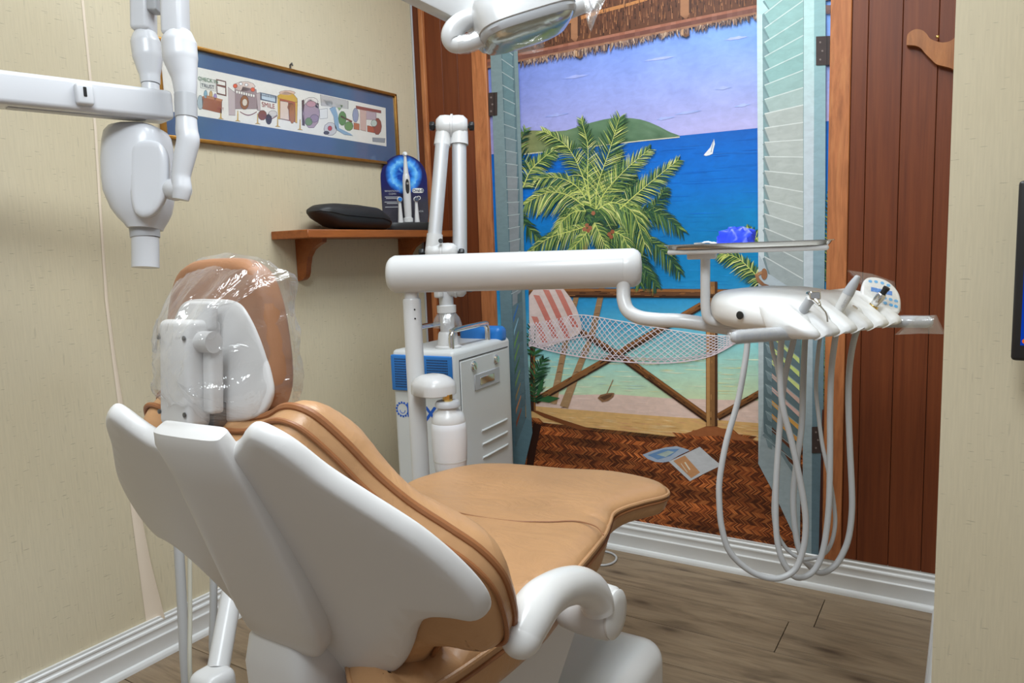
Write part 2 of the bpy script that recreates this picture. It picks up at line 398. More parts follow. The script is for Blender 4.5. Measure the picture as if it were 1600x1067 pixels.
# ceiling lights
for i, (loc, power) in enumerate(LAMPS):
    lab = ['fluorescent ceiling panel above the dental chair', 'fluorescent ceiling panel well behind the dental chair'][i]
    t = thing('ceiling_light', (loc[0], loc[1], CEIL-0.02), lab, 'light', 'fluorescent ceiling panels')
    fr = MB(); c = V((loc[0], loc[1], CEIL-0.01))
    for sx in (-1, 1):
        fr.rbox(c+V((sx*0.30, 0, 0)), (0.012, 0.60, 0.012), r=0.003); fr.rbox(c+V((0, sx*0.60, 0)), (0.31, 0.012, 0.012), r=0.003)
    fr.build('frame', 'trim_white', t); MB().box(c+V((-0.29, -0.59, -0.002)), c+V((0.29, 0.59, 0.008))).build('diffuser', 'lamp_diffuser', t, smooth=False)
# wallpaper seam that peels open towards the baseboard
Ls = [(127, 0), (139, 120), (147, 200), (155, 330), (164, 470), (175, 560), (188, 660), (197, 730), (205, 800), (216, 880), (229, 977)]
Rs = [(131, 0), (143, 120), (151, 200), (159, 330), (169, 470), (181, 560), (197, 660), (208, 730), (220, 800), (236, 880), (258, 966)]
vs, fs = [], []
for i, (a, b) in enumerate(zip(Ls, Rs)):
    lift = 0.0015+0.012*(i/10)**2
    pa = onX(a[0], a[1], 0.001); pb = onX(b[0], b[1], lift); pm = onX(a[0]+(b[0]-a[0])*0.62, a[1]+(b[1]-a[1])*0.62, 0.0012)
    vs += [pa, pm, pb]
    if i: k = 3*i; fs += [(k-3, k-2, k+1, k), (k-2, k-1, k+2, k+1)]
MB().add(vs, fs).build('peeled_wallpaper_edge', 'seam_paper', wall_left, sharp=80)
# wood planks either side of the mural
XA, XB, XC, XD = 0.2699, 0.3321, 1.4695, 1.5235
def wall_plank(x0, x1, proud=0.010):
    g = 0.0006; ch = 0.0010; zb, zt = 0.1117, CEIL
    prof = [(x0+g, 0.0), (x0+g, -proud+ch), (x0+g+ch, -proud), (x1-g-ch, -proud), (x1-g, -proud+ch), (x1-g, 0.0)]
    MB().prism([(x, y, zb) for x, y in prof], (0, 0, zt-zb)).build('plank', 'panel_wood', wall_back, smooth=False)
edges = [0.0, 0.045, 0.135, 0.205, XA]
for a, b in zip(edges[:-1], edges[1:]): wall_plank(a, b)
MB().rbox((0.052, -0.016, (0.1+CEIL)/2), (0.010, 0.008, (CEIL-0.1)/2), r=0.003).build('batten', 'trim_wood', wall_back)
MB().rbox((0.004, -0.012, (0.1+CEIL)/2), (0.004, 0.003, (CEIL-0.1)/2), r=0.002).build('corner_strip', 'grey_plastic', wall_back)
redges = [XD]+[onY(px, 0, -0.01).x for px in (1357.8, 1412, 1468.8)]+[W]
for a, b in zip(redges[:-1], redges[1:]): wall_plank(a, b)
for i, (a, b) in enumerate(((XA, XB), (XC, XD))):
    struct('trim_%d' % (i+1), MB().rbox(((a+b)/2, -0.008, (0.1+CEIL)/2), ((b-a)/2, 0.008, (CEIL-0.1)/2), r=0.002, seg=1), 'trim_wood', base=((a+b)/2, 0, 0.1))
# baseboards: colonial profile with quarter-round shoe
BP = [(0.0, 0.0), (0.0225, 0.0), (0.0225, 0.006), (0.0215, 0.011), (0.0185, 0.0155), (0.013, 0.018), (0.013, 0.052), (0.0145, 0.056), (0.0145, 0.060), (0.0115, 0.064),
      (0.0105, 0.070), (0.0115, 0.078), (0.0135, 0.084), (0.0125, 0.088), (0.009, 0.091), (0.0085, 0.095), (0.0105, 0.099), (0.0105, 0.103), (0.0075, 0.106), (0.0075, 0.1116), (0.0, 0.1116)]
def baseb(name, a, b, nrm):
    d = V(b)-V(a); nrm = V(nrm)
    struct(name, MB().prism([V(a)+nrm*x+Z3*z for x, z in BP], d), 'trim_white', base=a, sharp=25)
baseb('baseboard_left', (0, FY, 0), (0, 0, 0), (1, 0, 0)); baseb('baseboard_back', (0, 0, 0), (W, 0, 0), (0, -1, 0))
baseb('baseboard_right', (W, -PD-0.0225, 0), (W, 0, 0), (-1, 0, 0)); baseb('baseboard_front', (W-0.0225, -PD, 0), (RX, -PD, 0), (0, -1, 0))

# ================================================================== MURAL
mural = thing('wall_mural', (0.9, -0.001, 0.1116), 'hand-painted tropical beach mural with open shutters between the wood trims', 'mural')
class Paint(MB):
    layer = 0; cnt = 0
    def P(s, x, y): return onY(x, y, -0.0010-0.00035*s.layer-(s.cnt % 400)*5e-7)
    def poly(s, pts, c):
        s.cnt += 1
        c4 = s2l(*c) if not isinstance(c[0], (tuple, list)) else None
        vs = [s.P(*p) for p in pts]
        s.add(vs, [tuple(range(len(vs)))], cols=[c4 or s2l(*c[i]) for i in range(len(vs))]); return s
    def strip(s, L, R, cols):
        s.cnt += 1; vs = []; cs = []
        for a, b, c in zip(L, R, cols): vs += [s.P(*a), s.P(*b)]; cs += [s2l(*c)]*2
        s.add(vs, [(2*i, 2*i+1, 2*i+3, 2*i+2) for i in range(len(L)-1)], cols=cs); return s
    def stroke(s, pts, w, c, c2=None):
        n = len(pts); ws = w if isinstance(w, (list, tuple)) else [w]*n; L, R, C = [], [], []
        for i, p in enumerate(pts):
            a = pts[max(i-1, 0)]; b = pts[min(i+1, n-1)]; dx, dy = b[0]-a[0], b[1]-a[1]; l = math.hypot(dx, dy) or 1
            nx, ny = -dy/l*ws[i]/2, dx/l*ws[i]/2
            L.append((p[0]+nx, p[1]+ny)); R.append((p[0]-nx, p[1]-ny)); t = i/(n-1); C.append(tuple(c[k]+((c2 or c)[k]-c[k])*t for k in range(3)))
        return s.strip(L, R, C)
    def grid(s, x0, x1, ys, colf, nx=10):
        """ys: list of functions x->y; colf(x, row)->rgb"""
        vs = []; cs = []; xs = [x0+(x1-x0)*i/nx for i in range(nx+1)]
        for r, yf in enumerate(ys):
            for x in xs: vs.append(s.P(x, yf(x))); cs.append(s2l(*colf(x, r)))
        fs = [(r*(nx+1)+i, r*(nx+1)+i+1, (r+1)*(nx+1)+i+1, (r+1)*(nx+1)+i) for r in range(len(ys)-1) for i in range(nx)]
        s.add(vs, fs, cols=cs); return s
    def done(s, name, label=None):
        o = s.build(name, 'mural_paint', mural, smooth=False)
        if label: o['label'] = label
        return o
def paint(layer): p = Paint(); p.layer = layer; return p
def jit(c, a): d = random.uniform(-a, a); return tuple(max(0, min(255, v+d)) for v in c)
def mixt(a, b, t): t = max(0, min(1, t)); return tuple(a[i]+(b[i]-a[i])*t for i in range(3))
hor = lambda x: 212-0.0988*(x-1062.6)
# sky
skyY = [-330, -120, -20, 30, 70, 110, 145, 175, 205, 245]
def skyc(x, r):
    t = max(0, min(1, (skyY[r]-10)/190)); top = mixt((92, 126, 214), (116, 164, 240), (x-800)/380); bot = mixt((160, 158, 212), (178, 174, 222), (x-800)/380)
    n = noise.noise(V((x*0.018, r*0.9, 0.3)))*12
    c = mixt(top, bot, t**1.1); return tuple(v+n for v in c)
p = paint(-1); p.grid(758, 1304, [(lambda x, y=y: min(y+(hor(x)-212)*max(0, (y-30)/182), hor(x)+3)) for y in skyY], skyc, 24); p.done('painted_sky')
# soft cloud dabs
for cx, cy, L in ((1030, 92, 34), (1150, 60, 26), (900, 120, 30), (1130, 138, 18), (1075, 176, 30), (1040, 185, 20), (870, 180, 26), (1160, 165, 18)):
    p = paint(1); L2, R2, C2_ = [], [], []
    for k in range(9):
        f = k/8; x = cx-L*0.7+1.4*L*f; h = (2.5+3.5*noise.noise(V((cx, k*0.7, 0))))*math.sin(PI*f)+0.3; L2.append((x, cy-h-0.15*(x-cx))); R2.append((x, cy+h*0.6-0.15*(x-cx))); C2_.append(mixt(tuple(skyc(x, 5)), (196, 196, 236), 0.35*math.sin(PI*f)+0.1))
    p.strip(L2, R2, C2_); p.done('painted_cloud')
# sea
seas = [(0, (10, 92, 182)), (28, (0, 104, 200)), (75, (0, 112, 204)), (125, (0, 116, 192)), (175, (4, 118, 186)), (215, (14, 130, 196)), (250, (48, 152, 208)), (285, (92, 184, 218)), (320, (146, 212, 216)), (350, (176, 224, 208)), (385, (206, 232, 196)), (415, (226, 234, 184)), (440, (230, 220, 192)), (520, (230, 212, 194))]
def seac(x, r):
    n = noise.noise(V((x*0.02, r*1.7, 4.0)))*9; g = 12*max(0, (x-1000)/200)*(1 if 2 < r < 6 else 0)
    c = seas[r][1]; return (c[0]+n*0.4, c[1]+n+g, c[2]+n)
p = paint(0); p.grid(758, 1304, [(lambda x, d=d: hor(x)+d*(1+0.0002*(x-900))) for d, c in seas], seac, 24); p.done('painted_sea')
p = paint(1)
for k in range(150):
    x = random.uniform(815, 1185); y = hor(x)+random.uniform(6, 240); L = random.uniform(10, 34); sl = -0.09+0.0006*(y-200)
    d = y-hor(x); base = seas[min(6, int(d/42))][1]
    p.stroke([(x-L, y-sl*L), (x, y), (x+L, y+sl*L)], [0.2, random.uniform(0.8, 2.0), 0.2], jit(tuple(v+6 for v in base), 10))
for k in range(80):
    x = random.uniform(830, 1180); y = random.uniform(560, 615); L = random.uniform(8, 22)
    p.stroke([(x-L, y-0.02*L), (x, y), (x+L, y+0.02*L)], [0.2, random.uniform(1.0, 2.4), 0.2], jit(random.choice([(228, 238, 208), (196, 228, 212), (230, 234, 184)]), 6))
p.done('painted_waves')['kind'] = 'stuff'
# island
isl = [(812, 206.6), (830.6, 203.7), (845, 204), (859.6, 206), (885, 203.7), (897, 200), (910, 195.7), (926, 191), (943, 186.7), (957, 184.5), (972, 184), (987, 184.6), (1001, 186.7), (1015, 191), (1030, 197.6), (1046, 206), (1062, 212)]
low = [(x, hor(x)+1.5+3.0*max(0, (1000-x)/190)) for x, y in isl]
p = paint(2)
for r in range(5):
    pass
vs = []; cs = []
for r in range(6):
    for (x, y), (x2, y2) in zip(isl, low):
        vs.append(p.P(x, y+(y2-y)*r/5)); n = noise.noise(V((x*0.05, r*0.8, 1)))*22
        c = mixt(mixt((132, 138, 92), (92, 122, 92), (x-830)/80), (98, 126, 100), (x-960)/90); cs.append(s2l(*[v+n-r*2 for v in c]))
nI = len(isl)
p.add(vs, [(r*nI+i, r*nI+i+1, (r+1)*nI+i+1, (r+1)*nI+i) for r in range(5) for i in range(nI-1)], cols=cs)
p.stroke([(x, y+0.5) for x, y in low], 1.6, (206, 200, 176)); p.done('painted_island')
p = paint(3); p.poly([(1115.5, 217), (1117, 225), (1114.5, 234), (1113.6, 240), (1108, 242.5), (1103, 243.6), (1099.5, 242.5), (1104, 237), (1110, 230)], (226, 228, 232))
p.stroke([(1115, 218), (1111, 238)], 1.0, (120, 130, 150)); p.done('painted_sailboat')
# beach, deck band, woven mat
p = paint(2)
p.poly([(758, 604), (840, 612), (884, 617), (960, 616), (1040, 622), (1110, 624), (1184, 626), (1304, 628), (1304, 672), (1184, 663), (1040, 652), (900, 640), (830, 634), (758, 630)], (238, 208, 194))
p.layer = 2.5
for k in range(60):
    x = random.uniform(840, 1180); y = random.uniform(620, 650)+0.07*(x-840)*0.4; L = random.uniform(8, 20)
    p.stroke([(x-L, y-0.06*L), (x, y), (x+L, y+0.06*L)], [0.3, 2.0, 0.3], jit((242, 214, 202), 6))
p.done('painted_beach')
p = paint(3)
top = [(758, 630), (828, 634), (900, 640), (1000, 648), (1060, 652), (1120, 656), (1184, 661), (1304, 668)]
mid = [(758, 662), (828, 664), (870, 670), (920, 678), (1000, 690), (1060, 694), (1120, 688), (1184, 700), (1304, 712)]
bot = [(758, 800), (828, 800), (900, 812), (1000, 830), (1060, 840), (1120, 850), (1184, 862), (1304, 880)]
p.strip(top, [(a[0], a[1]+38) for a in top], [(232, 186, 122)]*8)
p.layer = 3.5
for k in range(160):
    x = random.uniform(828, 1184); y = 636+(x-828)*0.075+random.uniform(2, 34); L = random.uniform(6, 16)
    p.stroke([(x-L, y-0.1*L), (x, y), (x+L, y+0.1*L)], [0.3, 1.6, 0.3], jit(random.choice([(240, 198, 132), (218, 168, 104), (224, 168, 120), (240, 206, 154)]), 6))
p.done('painted_deck')
mat = [(758, 655), (830, 656), (870, 665), (920, 672), (980, 680), (1040, 684), (1090, 676), (1140, 674), (1184, 690), (1304, 705), (1304, 890), (758, 800)]
p = paint(4)
z0 = 0.105; z1 = onY(830, 650, 0).z
zt = lambda x: z0+(z1-z0)
p.poly(mat, (146, 78, 42))
p2 = paint(5); rowh = 0.0145; zz = z0; ri = 0
while zz < 0.46:
    x = 0.33
    tone = 0.8+0.35*noise.noise(V((0, ri*0.6, 2)))
    while x < 1.46:
        q = V((x, 0, zz)); d = q-CAM; k = d.dot(_fw); px = 800+FPX*d.dot(CR)/k; py = 533.5-FPX*d.dot(CU)/k
        if inside((px, py), mat):
            n = noise.noise(V((x*5, zz*22, 0)))
            c = random.choice([(204, 114, 58), (180, 96, 48), (220, 132, 72), (116, 58, 30), (158, 82, 42), (94, 46, 24)])
            c = tuple(v*(tone+0.35*n) for v in c); sgn = 1 if ri % 2 else -1; w = 0.0019; sx = 0.0085*sgn
            y = -0.0028
            p2.add([(x-sx-w, y, zz), (x-sx+w, y, zz), (x+sx+w, y, zz+rowh), (x+sx-w, y, zz+rowh)], [(0, 1, 2, 3)], col=s2l(*[max(0, min(255, v)) for v in c]))
        x += 0.0047
    zz += rowh; ri += 1
p.done('painted_woven_mat'); p2.done('painted_mat_weave')
p = paint(6)   # painted shade at the mat's upper edge and of the posts
p.poly([(828, 640), (840, 642), (880, 656), (930, 672), (905, 672), (850, 652)], (132, 76, 40))
p.done('painted_shade'); p = paint(6)
p.poly([(1068, 678), (1090, 671), (1108, 664), (1122, 667), (1150, 678), (1186, 690), (1150, 688), (1120, 680), (1092, 682)], (164, 98, 58)); p.done('painted_shade'); p = paint(6)
p.poly([(822, 735), (826, 690), (834, 660), (846, 664), (838, 700), (832, 738)], (52, 26, 16)); p.done('painted_shade')
# railing
def log(p, a, b, w, c1=(92, 54, 30), c2=(150, 98, 54), c3=(56, 32, 18)):
    p.stroke([a, b], w, c1); dx, dy = b[0]-a[0], b[1]-a[1]; l = math.hypot(dx, dy); nx, ny = -dy/l, dx/l
    if ny > 0: nx, ny = -nx, -ny
    sh = lambda q, t: (q[0]+nx*w*t, q[1]+ny*w*t)
    p.layer += 1; p.stroke([sh(a, 0.30), sh(b, 0.30)], w*0.28, c2); p.stroke([sh(a, -0.38), sh(b, -0.38)], w*0.22, c3)
    for k in range(int(l/9)):
        t = random.random(); L = random.uniform(4, 12)/l; o = random.uniform(-0.4, 0.4); t2 = min(1, t+L)
        p.stroke([sh((a[0]+dx*t, a[1]+dy*t), o), sh((a[0]+dx*t2, a[1]+dy*t2), o)], 1.0, jit(random.choice([c2, c3]), 16))
    p.layer -= 1
p = paint(8)
log(p, (837, 626), (946, 564), 11, (138, 96, 56)); log(p, (946, 564), (1096, 477), 11, (120, 78, 44)); log(p, (905, 517), (975, 560), 10); log(p, (975, 560), (1107, 655), 12, (110, 70, 38)); log(p, (1121, 652), (1190, 613), 11, (120, 78, 44))
log(p, (826, 457), (1190, 459), 14, (104, 66, 40)); log(p, (1112, 440), (1112, 666), 18, (140, 98, 58), (188, 140, 86), (78, 48, 28)); log(p, (832, 536), (833, 642), 8, (64, 40, 28)); p.done('painted_railing')
# palm trunks
p = paint(6)
for pts, w in (([(864, 630), (876, 572), (888, 515), (901, 461), (910, 410), (919, 352)], 9), ([(881, 636), (905, 572), (925, 523), (938, 465), (944, 420), (952, 362)], 10)):
    p.stroke(pts, [w*1.35, w, w*0.95, w*0.9, w*0.85, w*0.8], (178, 142, 102), (136, 106, 78))
    sp = spline(pts, 14); p.layer = 7
    for q in sp[::3]: p.stroke([(q.x-w*0.5, q.y+1.5), (q.x, q.y), (q.x+w*0.45, q.y+1)], [0.4, 1.3, 0.4], jit(random.choice([(118, 88, 62), (190, 156, 116)]), 12))
    p.layer = 6
p.done('painted_palm_trunk')
YG = [(198, 206, 112), (168, 184, 92), (134, 158, 82), (212, 214, 138), (84, 116, 68), (56, 92, 62), (104, 136, 74), (66, 104, 66)]
DG = [(54, 92, 58), (40, 76, 56), (84, 120, 66), (132, 152, 76), (32, 66, 60)]
def frond(p, pts, n, L, pal, droop=0.35, side=(1, -1), w=1.9, ang=0.95, shade=(38, 70, 46)):
    sp = spline(pts, 16); m = len(sp)
    for bk in (0, 1):
        p.layer = p.base+bk
        for k in range(n):
            t = (k+random.random()*0.6)/n; i = min(m-2, int(t*(m-1))); q = sp[i]; d = (sp[i+1]-sp[i]); d.z = 0
            if d.length < 1e-6: continue
            d.normalize()
            ll = L*(0.35+0.65*math.sin(PI*min(1, 0.18+0.80*t)))*random.uniform(0.8, 1.1)
            for s in side:
                a = ang*random.uniform(0.8, 1.1)*(1.15-0.5*t); dx = d.x*math.cos(a)-s*d.y*math.sin(a); dy = d.y*math.cos(a)+s*d.x*math.sin(a)
                e1 = (q.x+dx*ll*0.5, q.y+dy*ll*0.5+droop*ll*0.10); e2 = (q.x+dx*ll, q.y+dy*ll+droop*ll*0.45)
                if bk == 0 and k % 2: continue
                c = jit(shade, 14) if bk == 0 else jit(random.choice(pal), 14)
                ww = w*(1.5 if bk == 0 else 1.0)
                o = 1.2 if bk == 0 else 0
                p.stroke([(q.x+o, q.y+o), (e1[0]+o, e1[1]+o), (e2[0]+o, e2[1]+o)], [ww*0.75, ww, 0.25], c)
        if bk: p.layer = p.base+2; p.stroke([(q.x, q.y) for q in sp], [1.8*(1-0.7*i/m) for i in range(m)], pal[0])
C3 = lambda x, y: (800+0.2625*x, 180+0.2625*y)
p = paint(9); p.base = 9
D = [[(640, 640), (780, 570), (900, 600), (1015, 690)], [(620, 690), (800, 740), (910, 820), (1000, 940)], [(620, 700), (740, 840), (800, 930), (860, 1020)], [(700, 660), (830, 560), (915, 430)], [(560, 660), (620, 420), (640, 210)], [(600, 690), (700, 780), (740, 900), (760, 1010)], [(560, 600), (700, 480), (720, 360)]]
D += [[(500, 640), (480, 560), (430, 470), (330, 400)], [(500, 620), (540, 520), (640, 420)], [(480, 640), (400, 620), (310, 560)], [(520, 660), (560, 740), (580, 860)], [(500, 600), (500, 480), (530, 330)]]
for f in D: frond(p, [C3(*q) for q in f], 40, 25, DG, 0.9, w=1.4)
p.layer = 8; p.poly([(912, 318), (930, 314), (950, 330), (966, 352), (962, 372), (940, 368), (914, 366), (904, 340)], (40, 62, 48))
frond(p, [(826, 262), (812, 232), (822, 200)], 12, 22, DG, 0.4); frond(p, [(806, 330), (822, 352), (842, 372)], 16, 20, DG, 0.8)
p.done('painted_dark_palm_fronds')
p = paint(12); p.base = 12
Fd = [([(500, 560), (510, 420), (580, 210), (640, 10)], 46, 34, 0.15), ([(470, 540), (450, 380), (450, 180), (410, 20)], 36, 20, 0.2), ([(470, 540), (420, 360), (330, 190), (180, 90)], 42, 27, 0.5), ([(500, 560), (560, 450), (680, 320), (820, 200)], 46, 27, 0.2),
      ([(640, 560), (740, 470), (860, 370), (990, 265)], 42, 24, 0.3), ([(440, 500), (380, 420), (270, 370), (130, 380)], 40, 24, 0.75), ([(430, 540), (330, 475), (210, 460), (75, 530)], 44, 30, 1.0), ([(440, 570), (370, 575), (300, 630), (262, 700)], 26, 20, 0.9),
      ([(450, 660), (350, 690), (220, 730), (105, 812)], 40, 22, 0.9), ([(450, 690), (410, 740), (350, 800)], 20, 16, 0.8), ([(510, 560), (600, 520), (720, 580), (790, 770)], 44, 32, 1.1), ([(490, 640), (520, 700), (560, 790)], 20, 18, 0.6), ([(600, 690), (660, 720), (690, 790)], 20, 18, 0.8),
      ([(65, 430), (110, 330), (180, 260), (245, 210)], 34, 22, 0.5)]
for pts, n, L, dr in Fd: frond(p, [C3(*q) for q in pts], int(n*1.6), L*1.12, YG, dr*1.25, w=1.05)
frond(p, [(1190, 440), (1172, 420), (1150, 402), (1124, 396)], 34, 24, YG, 0.9); frond(p, [(1188, 382), (1178, 366), (1167, 354)], 14, 14, YG, 0.5)
p.layer = 15
for cx, cy in ((917, 352), (922, 356), (913, 358), (919, 360), (927, 333), (952, 366), (957, 362), (955, 370)):
    p.poly([(cx+3.2*math.cos(a*PI/5), cy+3.4*math.sin(a*PI/5)) for a in range(10)], jit((158, 98, 70), 14))
p.done('painted_palm_fronds', 'sunlit yellow-green palm fronds with brown coconuts')
# plants at the railing
p = paint(9); p.base = 9
frond(p, [(836, 628), (836, 590), (850, 560)], 20, 24, [(40, 84, 52), (60, 108, 60), (24, 56, 40)], 0.3); frond(p, [(834, 556), (836, 520), (836, 500)], 18, 20, [(40, 84, 52), (60, 108, 60)], 0.3)
p.poly([(838, 618), (842, 600), (850, 589), (848, 604), (842, 618)], (48, 98, 58)); p.poly([(838, 626), (856, 618), (875, 622), (858, 629)], (52, 104, 60)); p.done('painted_beach_plants')
p = paint(7)
p.poly([(933.6, 622), (938, 617), (946, 615), (955, 613.6), (960, 614), (958, 620), (950, 626), (941, 628)], (150, 110, 78)); p.stroke([(948, 615), (953, 604), (958, 593)], 1.0, (150, 96, 60)); p.layer = 8
p.poly([(937, 621), (947, 617), (957, 615.4), (954, 620), (944, 625)], (104, 72, 50)); p.done('painted_rowboat')
# pillow and hammock
pil = [(826.5, 462), (834, 452), (847, 448), (858, 445.6), (867.7, 445.5), (876, 448), (882, 453), (892, 466), (900.7, 481.8), (906, 497), (909, 510.6), (905, 521), (888, 531), (863.6, 539.5), (847, 543.6), (836, 538), (830.6, 531), (827, 500)]
p = paint(11); p.poly(pil, (222, 202, 196)); p.layer = 12
for k in range(6):
    x0 = 806+k*19; L, R = [], []
    for j in range(13):
        t = j/12; y = 444+100*t; x = x0+t*34+10*math.sin(PI*t*0.5)
        if inside((x+0.5, y), pil) and inside((x+9, y), pil): L.append((x, y)); R.append((x+9.5, y+1))
    if len(L) > 1: p.strip(L, R, [mixt((208, 132, 118), (192, 96, 88), j/13) for j in range(len(L))])
p.done('painted_striped_pillow')
upf = lambda t: (826+340*t, 503+(-12*math.sin(PI*min(1, t*1.6))*(1 if t < 0.6 else 0))+26*t)
up = spline([(826, 505), (860, 500), (905, 492), (960, 500), (1040, 514), (1110, 524), (1168, 524)], 12); lo = spline([(826, 538), (860, 548), (905, 557), (960, 564), (1040, 567), (1110, 556), (1168, 524)], 12)
p = paint(13)
def net(a, b): # a along 0..1, b across 0..1
    i = max(0, min(len(up)-1.001, a*(len(up)-1))); k = int(i); fr = i-k
    u = up[k].lerp(up[k+1], fr); l = lo[k].lerp(lo[k+1], fr); q = u.lerp(l, b); return (q.x, q.y)
for k in range(-8, 46):
    for s in (1, -1):
        pts = []
        for j in range(9):
            b = j/8; a = (k+s*8*b*0.8)/44+(0 if s > 0 else 0.1)
            if 0 <= a <= 1: pts.append(net(a, b))
        if len(pts) > 1: p.stroke(pts, 1.15, jit((226, 214, 220), 12))
p.layer = 14
p.stroke([(q.x, q.y) for q in up[20:]], 1.6, (232, 226, 230)); p.stroke([(q.x, q.y) for q in lo], 2.0, (224, 206, 212))
for sh in (6, 12): p.stroke([net(i/40, 0.82+sh*0.008) for i in range(41)], 0.9, (216, 198, 206))
p.stroke([(826, 541), (870, 533), (905, 527), (930, 523)], 1.8, (222, 206, 212)); p.done('painted_hammock', 'white rope net hammock')
# magazine
p = paint(7); p.poly([(1003.7, 710.5), (1020, 704), (1040, 699), (1057, 697), (1068, 700), (1078, 703.5), (1060, 712), (1045, 721), (1036, 722.5), (1024, 721.6), (1012, 717)], (176, 190, 210)); p.poly([(1045, 721), (1070, 709), (1093.5, 698), (1110, 713), (1127, 727), (1100, 740), (1078, 751.7), (1060, 735)], (206, 208, 212))
p.layer = 8; p.poly([(1012, 711), (1036, 702), (1062, 701), (1048, 712), (1028, 718)], (112, 150, 196)); p.poly([(1026, 710), (1044, 704), (1054, 706), (1040, 714)], (180, 196, 190)); p.poly([(1052, 720), (1070, 711.5), (1094, 738), (1080, 747)], (206, 150, 104))
p.stroke([(1070, 722), (1078, 734)], 2.2, (236, 222, 200)); p.stroke([(1064, 724), (1074, 738)], 1.2, (226, 206, 180)); p.done('painted_magazine')
# thatched roof
bl = lambda x: 83-0.2*(x-880); bu = lambda x: 69-0.2033*(x-880)
p = paint(15); p.poly([(758, -330), (1304, -330), (1304, bu(1304)), (1182, bu(1182)), (1040, bu(1040)), (758, bu(758))], (92, 56, 38))
p.layer = 16
for k in range(2200):
    x = random.uniform(765, 1300); y = bu(x)-random.uniform(0, 120)
    p.stroke([(x, y), (x+random.uniform(-1, 1), y-random.uniform(5, 16))], [1.7, 0.4], jit(random.choice([(130, 84, 56), (66, 40, 30), (150, 100, 66), (104, 64, 44), (54, 32, 24)]), 12))
p.strip([(936, 22), (980, 10), (1040, -8)], [(936, 16), (980, 5), (1040, -13)], [(176, 118, 70)]*3); p.strip([(812, 62), (860, 46), (936, 22)], [(812, 55), (860, 40), (936, 16)], [(170, 112, 66)]*3)
p.layer = 17
for a, b, y1 in ((892, 906, 64), (1063, 1080, 28)):
    p.strip([(a, y1-80), (a, y1-4), ((a+b)/2, y1+2)], [(b-3, y1-80), (b-3, y1-6), ((a+b)/2+1, y1+2)], [(160, 112, 78), (150, 104, 74), (120, 80, 56)]); p.stroke([(b-1.5, y1-80), (b-1.5, y1-8)], 4, (72, 44, 32))
for x in range(760, 1304, 8):
    for (f0, f1, c) in ((0.0, 0.30, (150, 96, 76)), (0.30, 0.75, (112, 70, 60)), (0.75, 1.0, (146, 104, 80))):
        y = lambda xx, f: bu(xx)+(bl(xx)-bu(xx))*f
        c1 = jit(c, 8); p.strip([(x, y(x, f0)), (x+8, y(x+8, f0))], [(x, y(x, f1)), (x+8, y(x+8, f1))], [c1, c1])
for x0 in (897, 1063): p.poly([(x0, bl(x0)-2), (x0+13, bl(x0+13)-2), (x0+14, bl(x0)+9), (x0+9, bl(x0)+12), (x0+2, bl(x0)+9)], (108, 76, 56)); p.layer = 18; p.poly([(x0+1, bl(x0)), (x0+5, bl(x0)-1), (x0+5, bl(x0)+9), (x0+2, bl(x0)+8)], (176, 138, 106)); p.layer = 17
for k in range(520):
    x = random.uniform(812, 1186); y = bl(x)-1; L = random.uniform(3, 13)*(1.15 if 900 < x < 1000 else 1)
    p.stroke([(x, y), (x+random.uniform(-1.5, 1.5), y+L*0.5), (x+random.uniform(-2.5, 2.5), y+L)], [2.0, 1.5, 0.2], jit(random.choice([(150, 120, 106), (122, 96, 88), (92, 74, 72), (176, 148, 124), (84, 66, 60)]), 12))
for k in range(24):
    x = random.uniform(1290, 1299); p.stroke([(x, 8), (x+1, 22)], [1.6, 0.3], jit((110, 84, 80), 14))
p.done('painted_thatched_roof')
# shutters
def lerp2(a, b, t): return (a[0]+(b[0]-a[0])*t, a[1]+(b[1]-a[1])*t)
p = paint(19)   # right shutter
xl = lambda y: 1182.5+0.006*min(y, 400); xpl = lambda y: xl(y)+9; xpr = lambda y: 1255.6-0.004*max(0, y-400); xs_ = lambda y: 1272-0.006*max(0, y-150); xe = lambda y: 1290-0.0095*max(0, y-250)
ys = [-330, 0, 60, 130, 200, 300, 400, 500, 600, 724]
fcol = lambda y: mixt(mixt((182, 214, 214), (190, 200, 208), (y-60)/160), (150, 168, 176), (y-420)/260)
p.strip([(xl(y), y) for y in ys], [(xpl(y), y) for y in ys], [mixt(fcol(y), (214, 224, 222), 0.35) for y in ys])
p.poly([(1184.5, 724), (1212, 776), (1250, 857), (1251, 640), (1193, 640)], (158, 172, 178))
ys2 = ys+[800, 872]
p.strip([(xpr(y), y) for y in ys2], [(xs_(y), y) for y in ys2], [fcol(y) for y in ys2])
p.strip([(xs_(y), y) for y in ys2], [(xe(y), y) for y in ys2], [mixt(mixt((142, 180, 184), (140, 166, 178), (y-60)/200), (96, 120, 132), (y-350)/350) for y in ys2])
p.poly([(xl(-330), -330), (xpr(-330), -330), (xpr(0), -2), (1222, 0), (1191, 22.5), (1184, 22)], fcol(0))
yb = lambda x: 411+(x-1194)*0.613
p.poly([(1191, 22.5), (1222, 0), (1256, -20), (1255.6, 449), (1194, 411)], (128, 156, 160))
p.poly([(1186, 398), (1194, 411), (1256, 449), (1256, 505), (1186, 505)], (176, 188, 196))
p.layer = 20
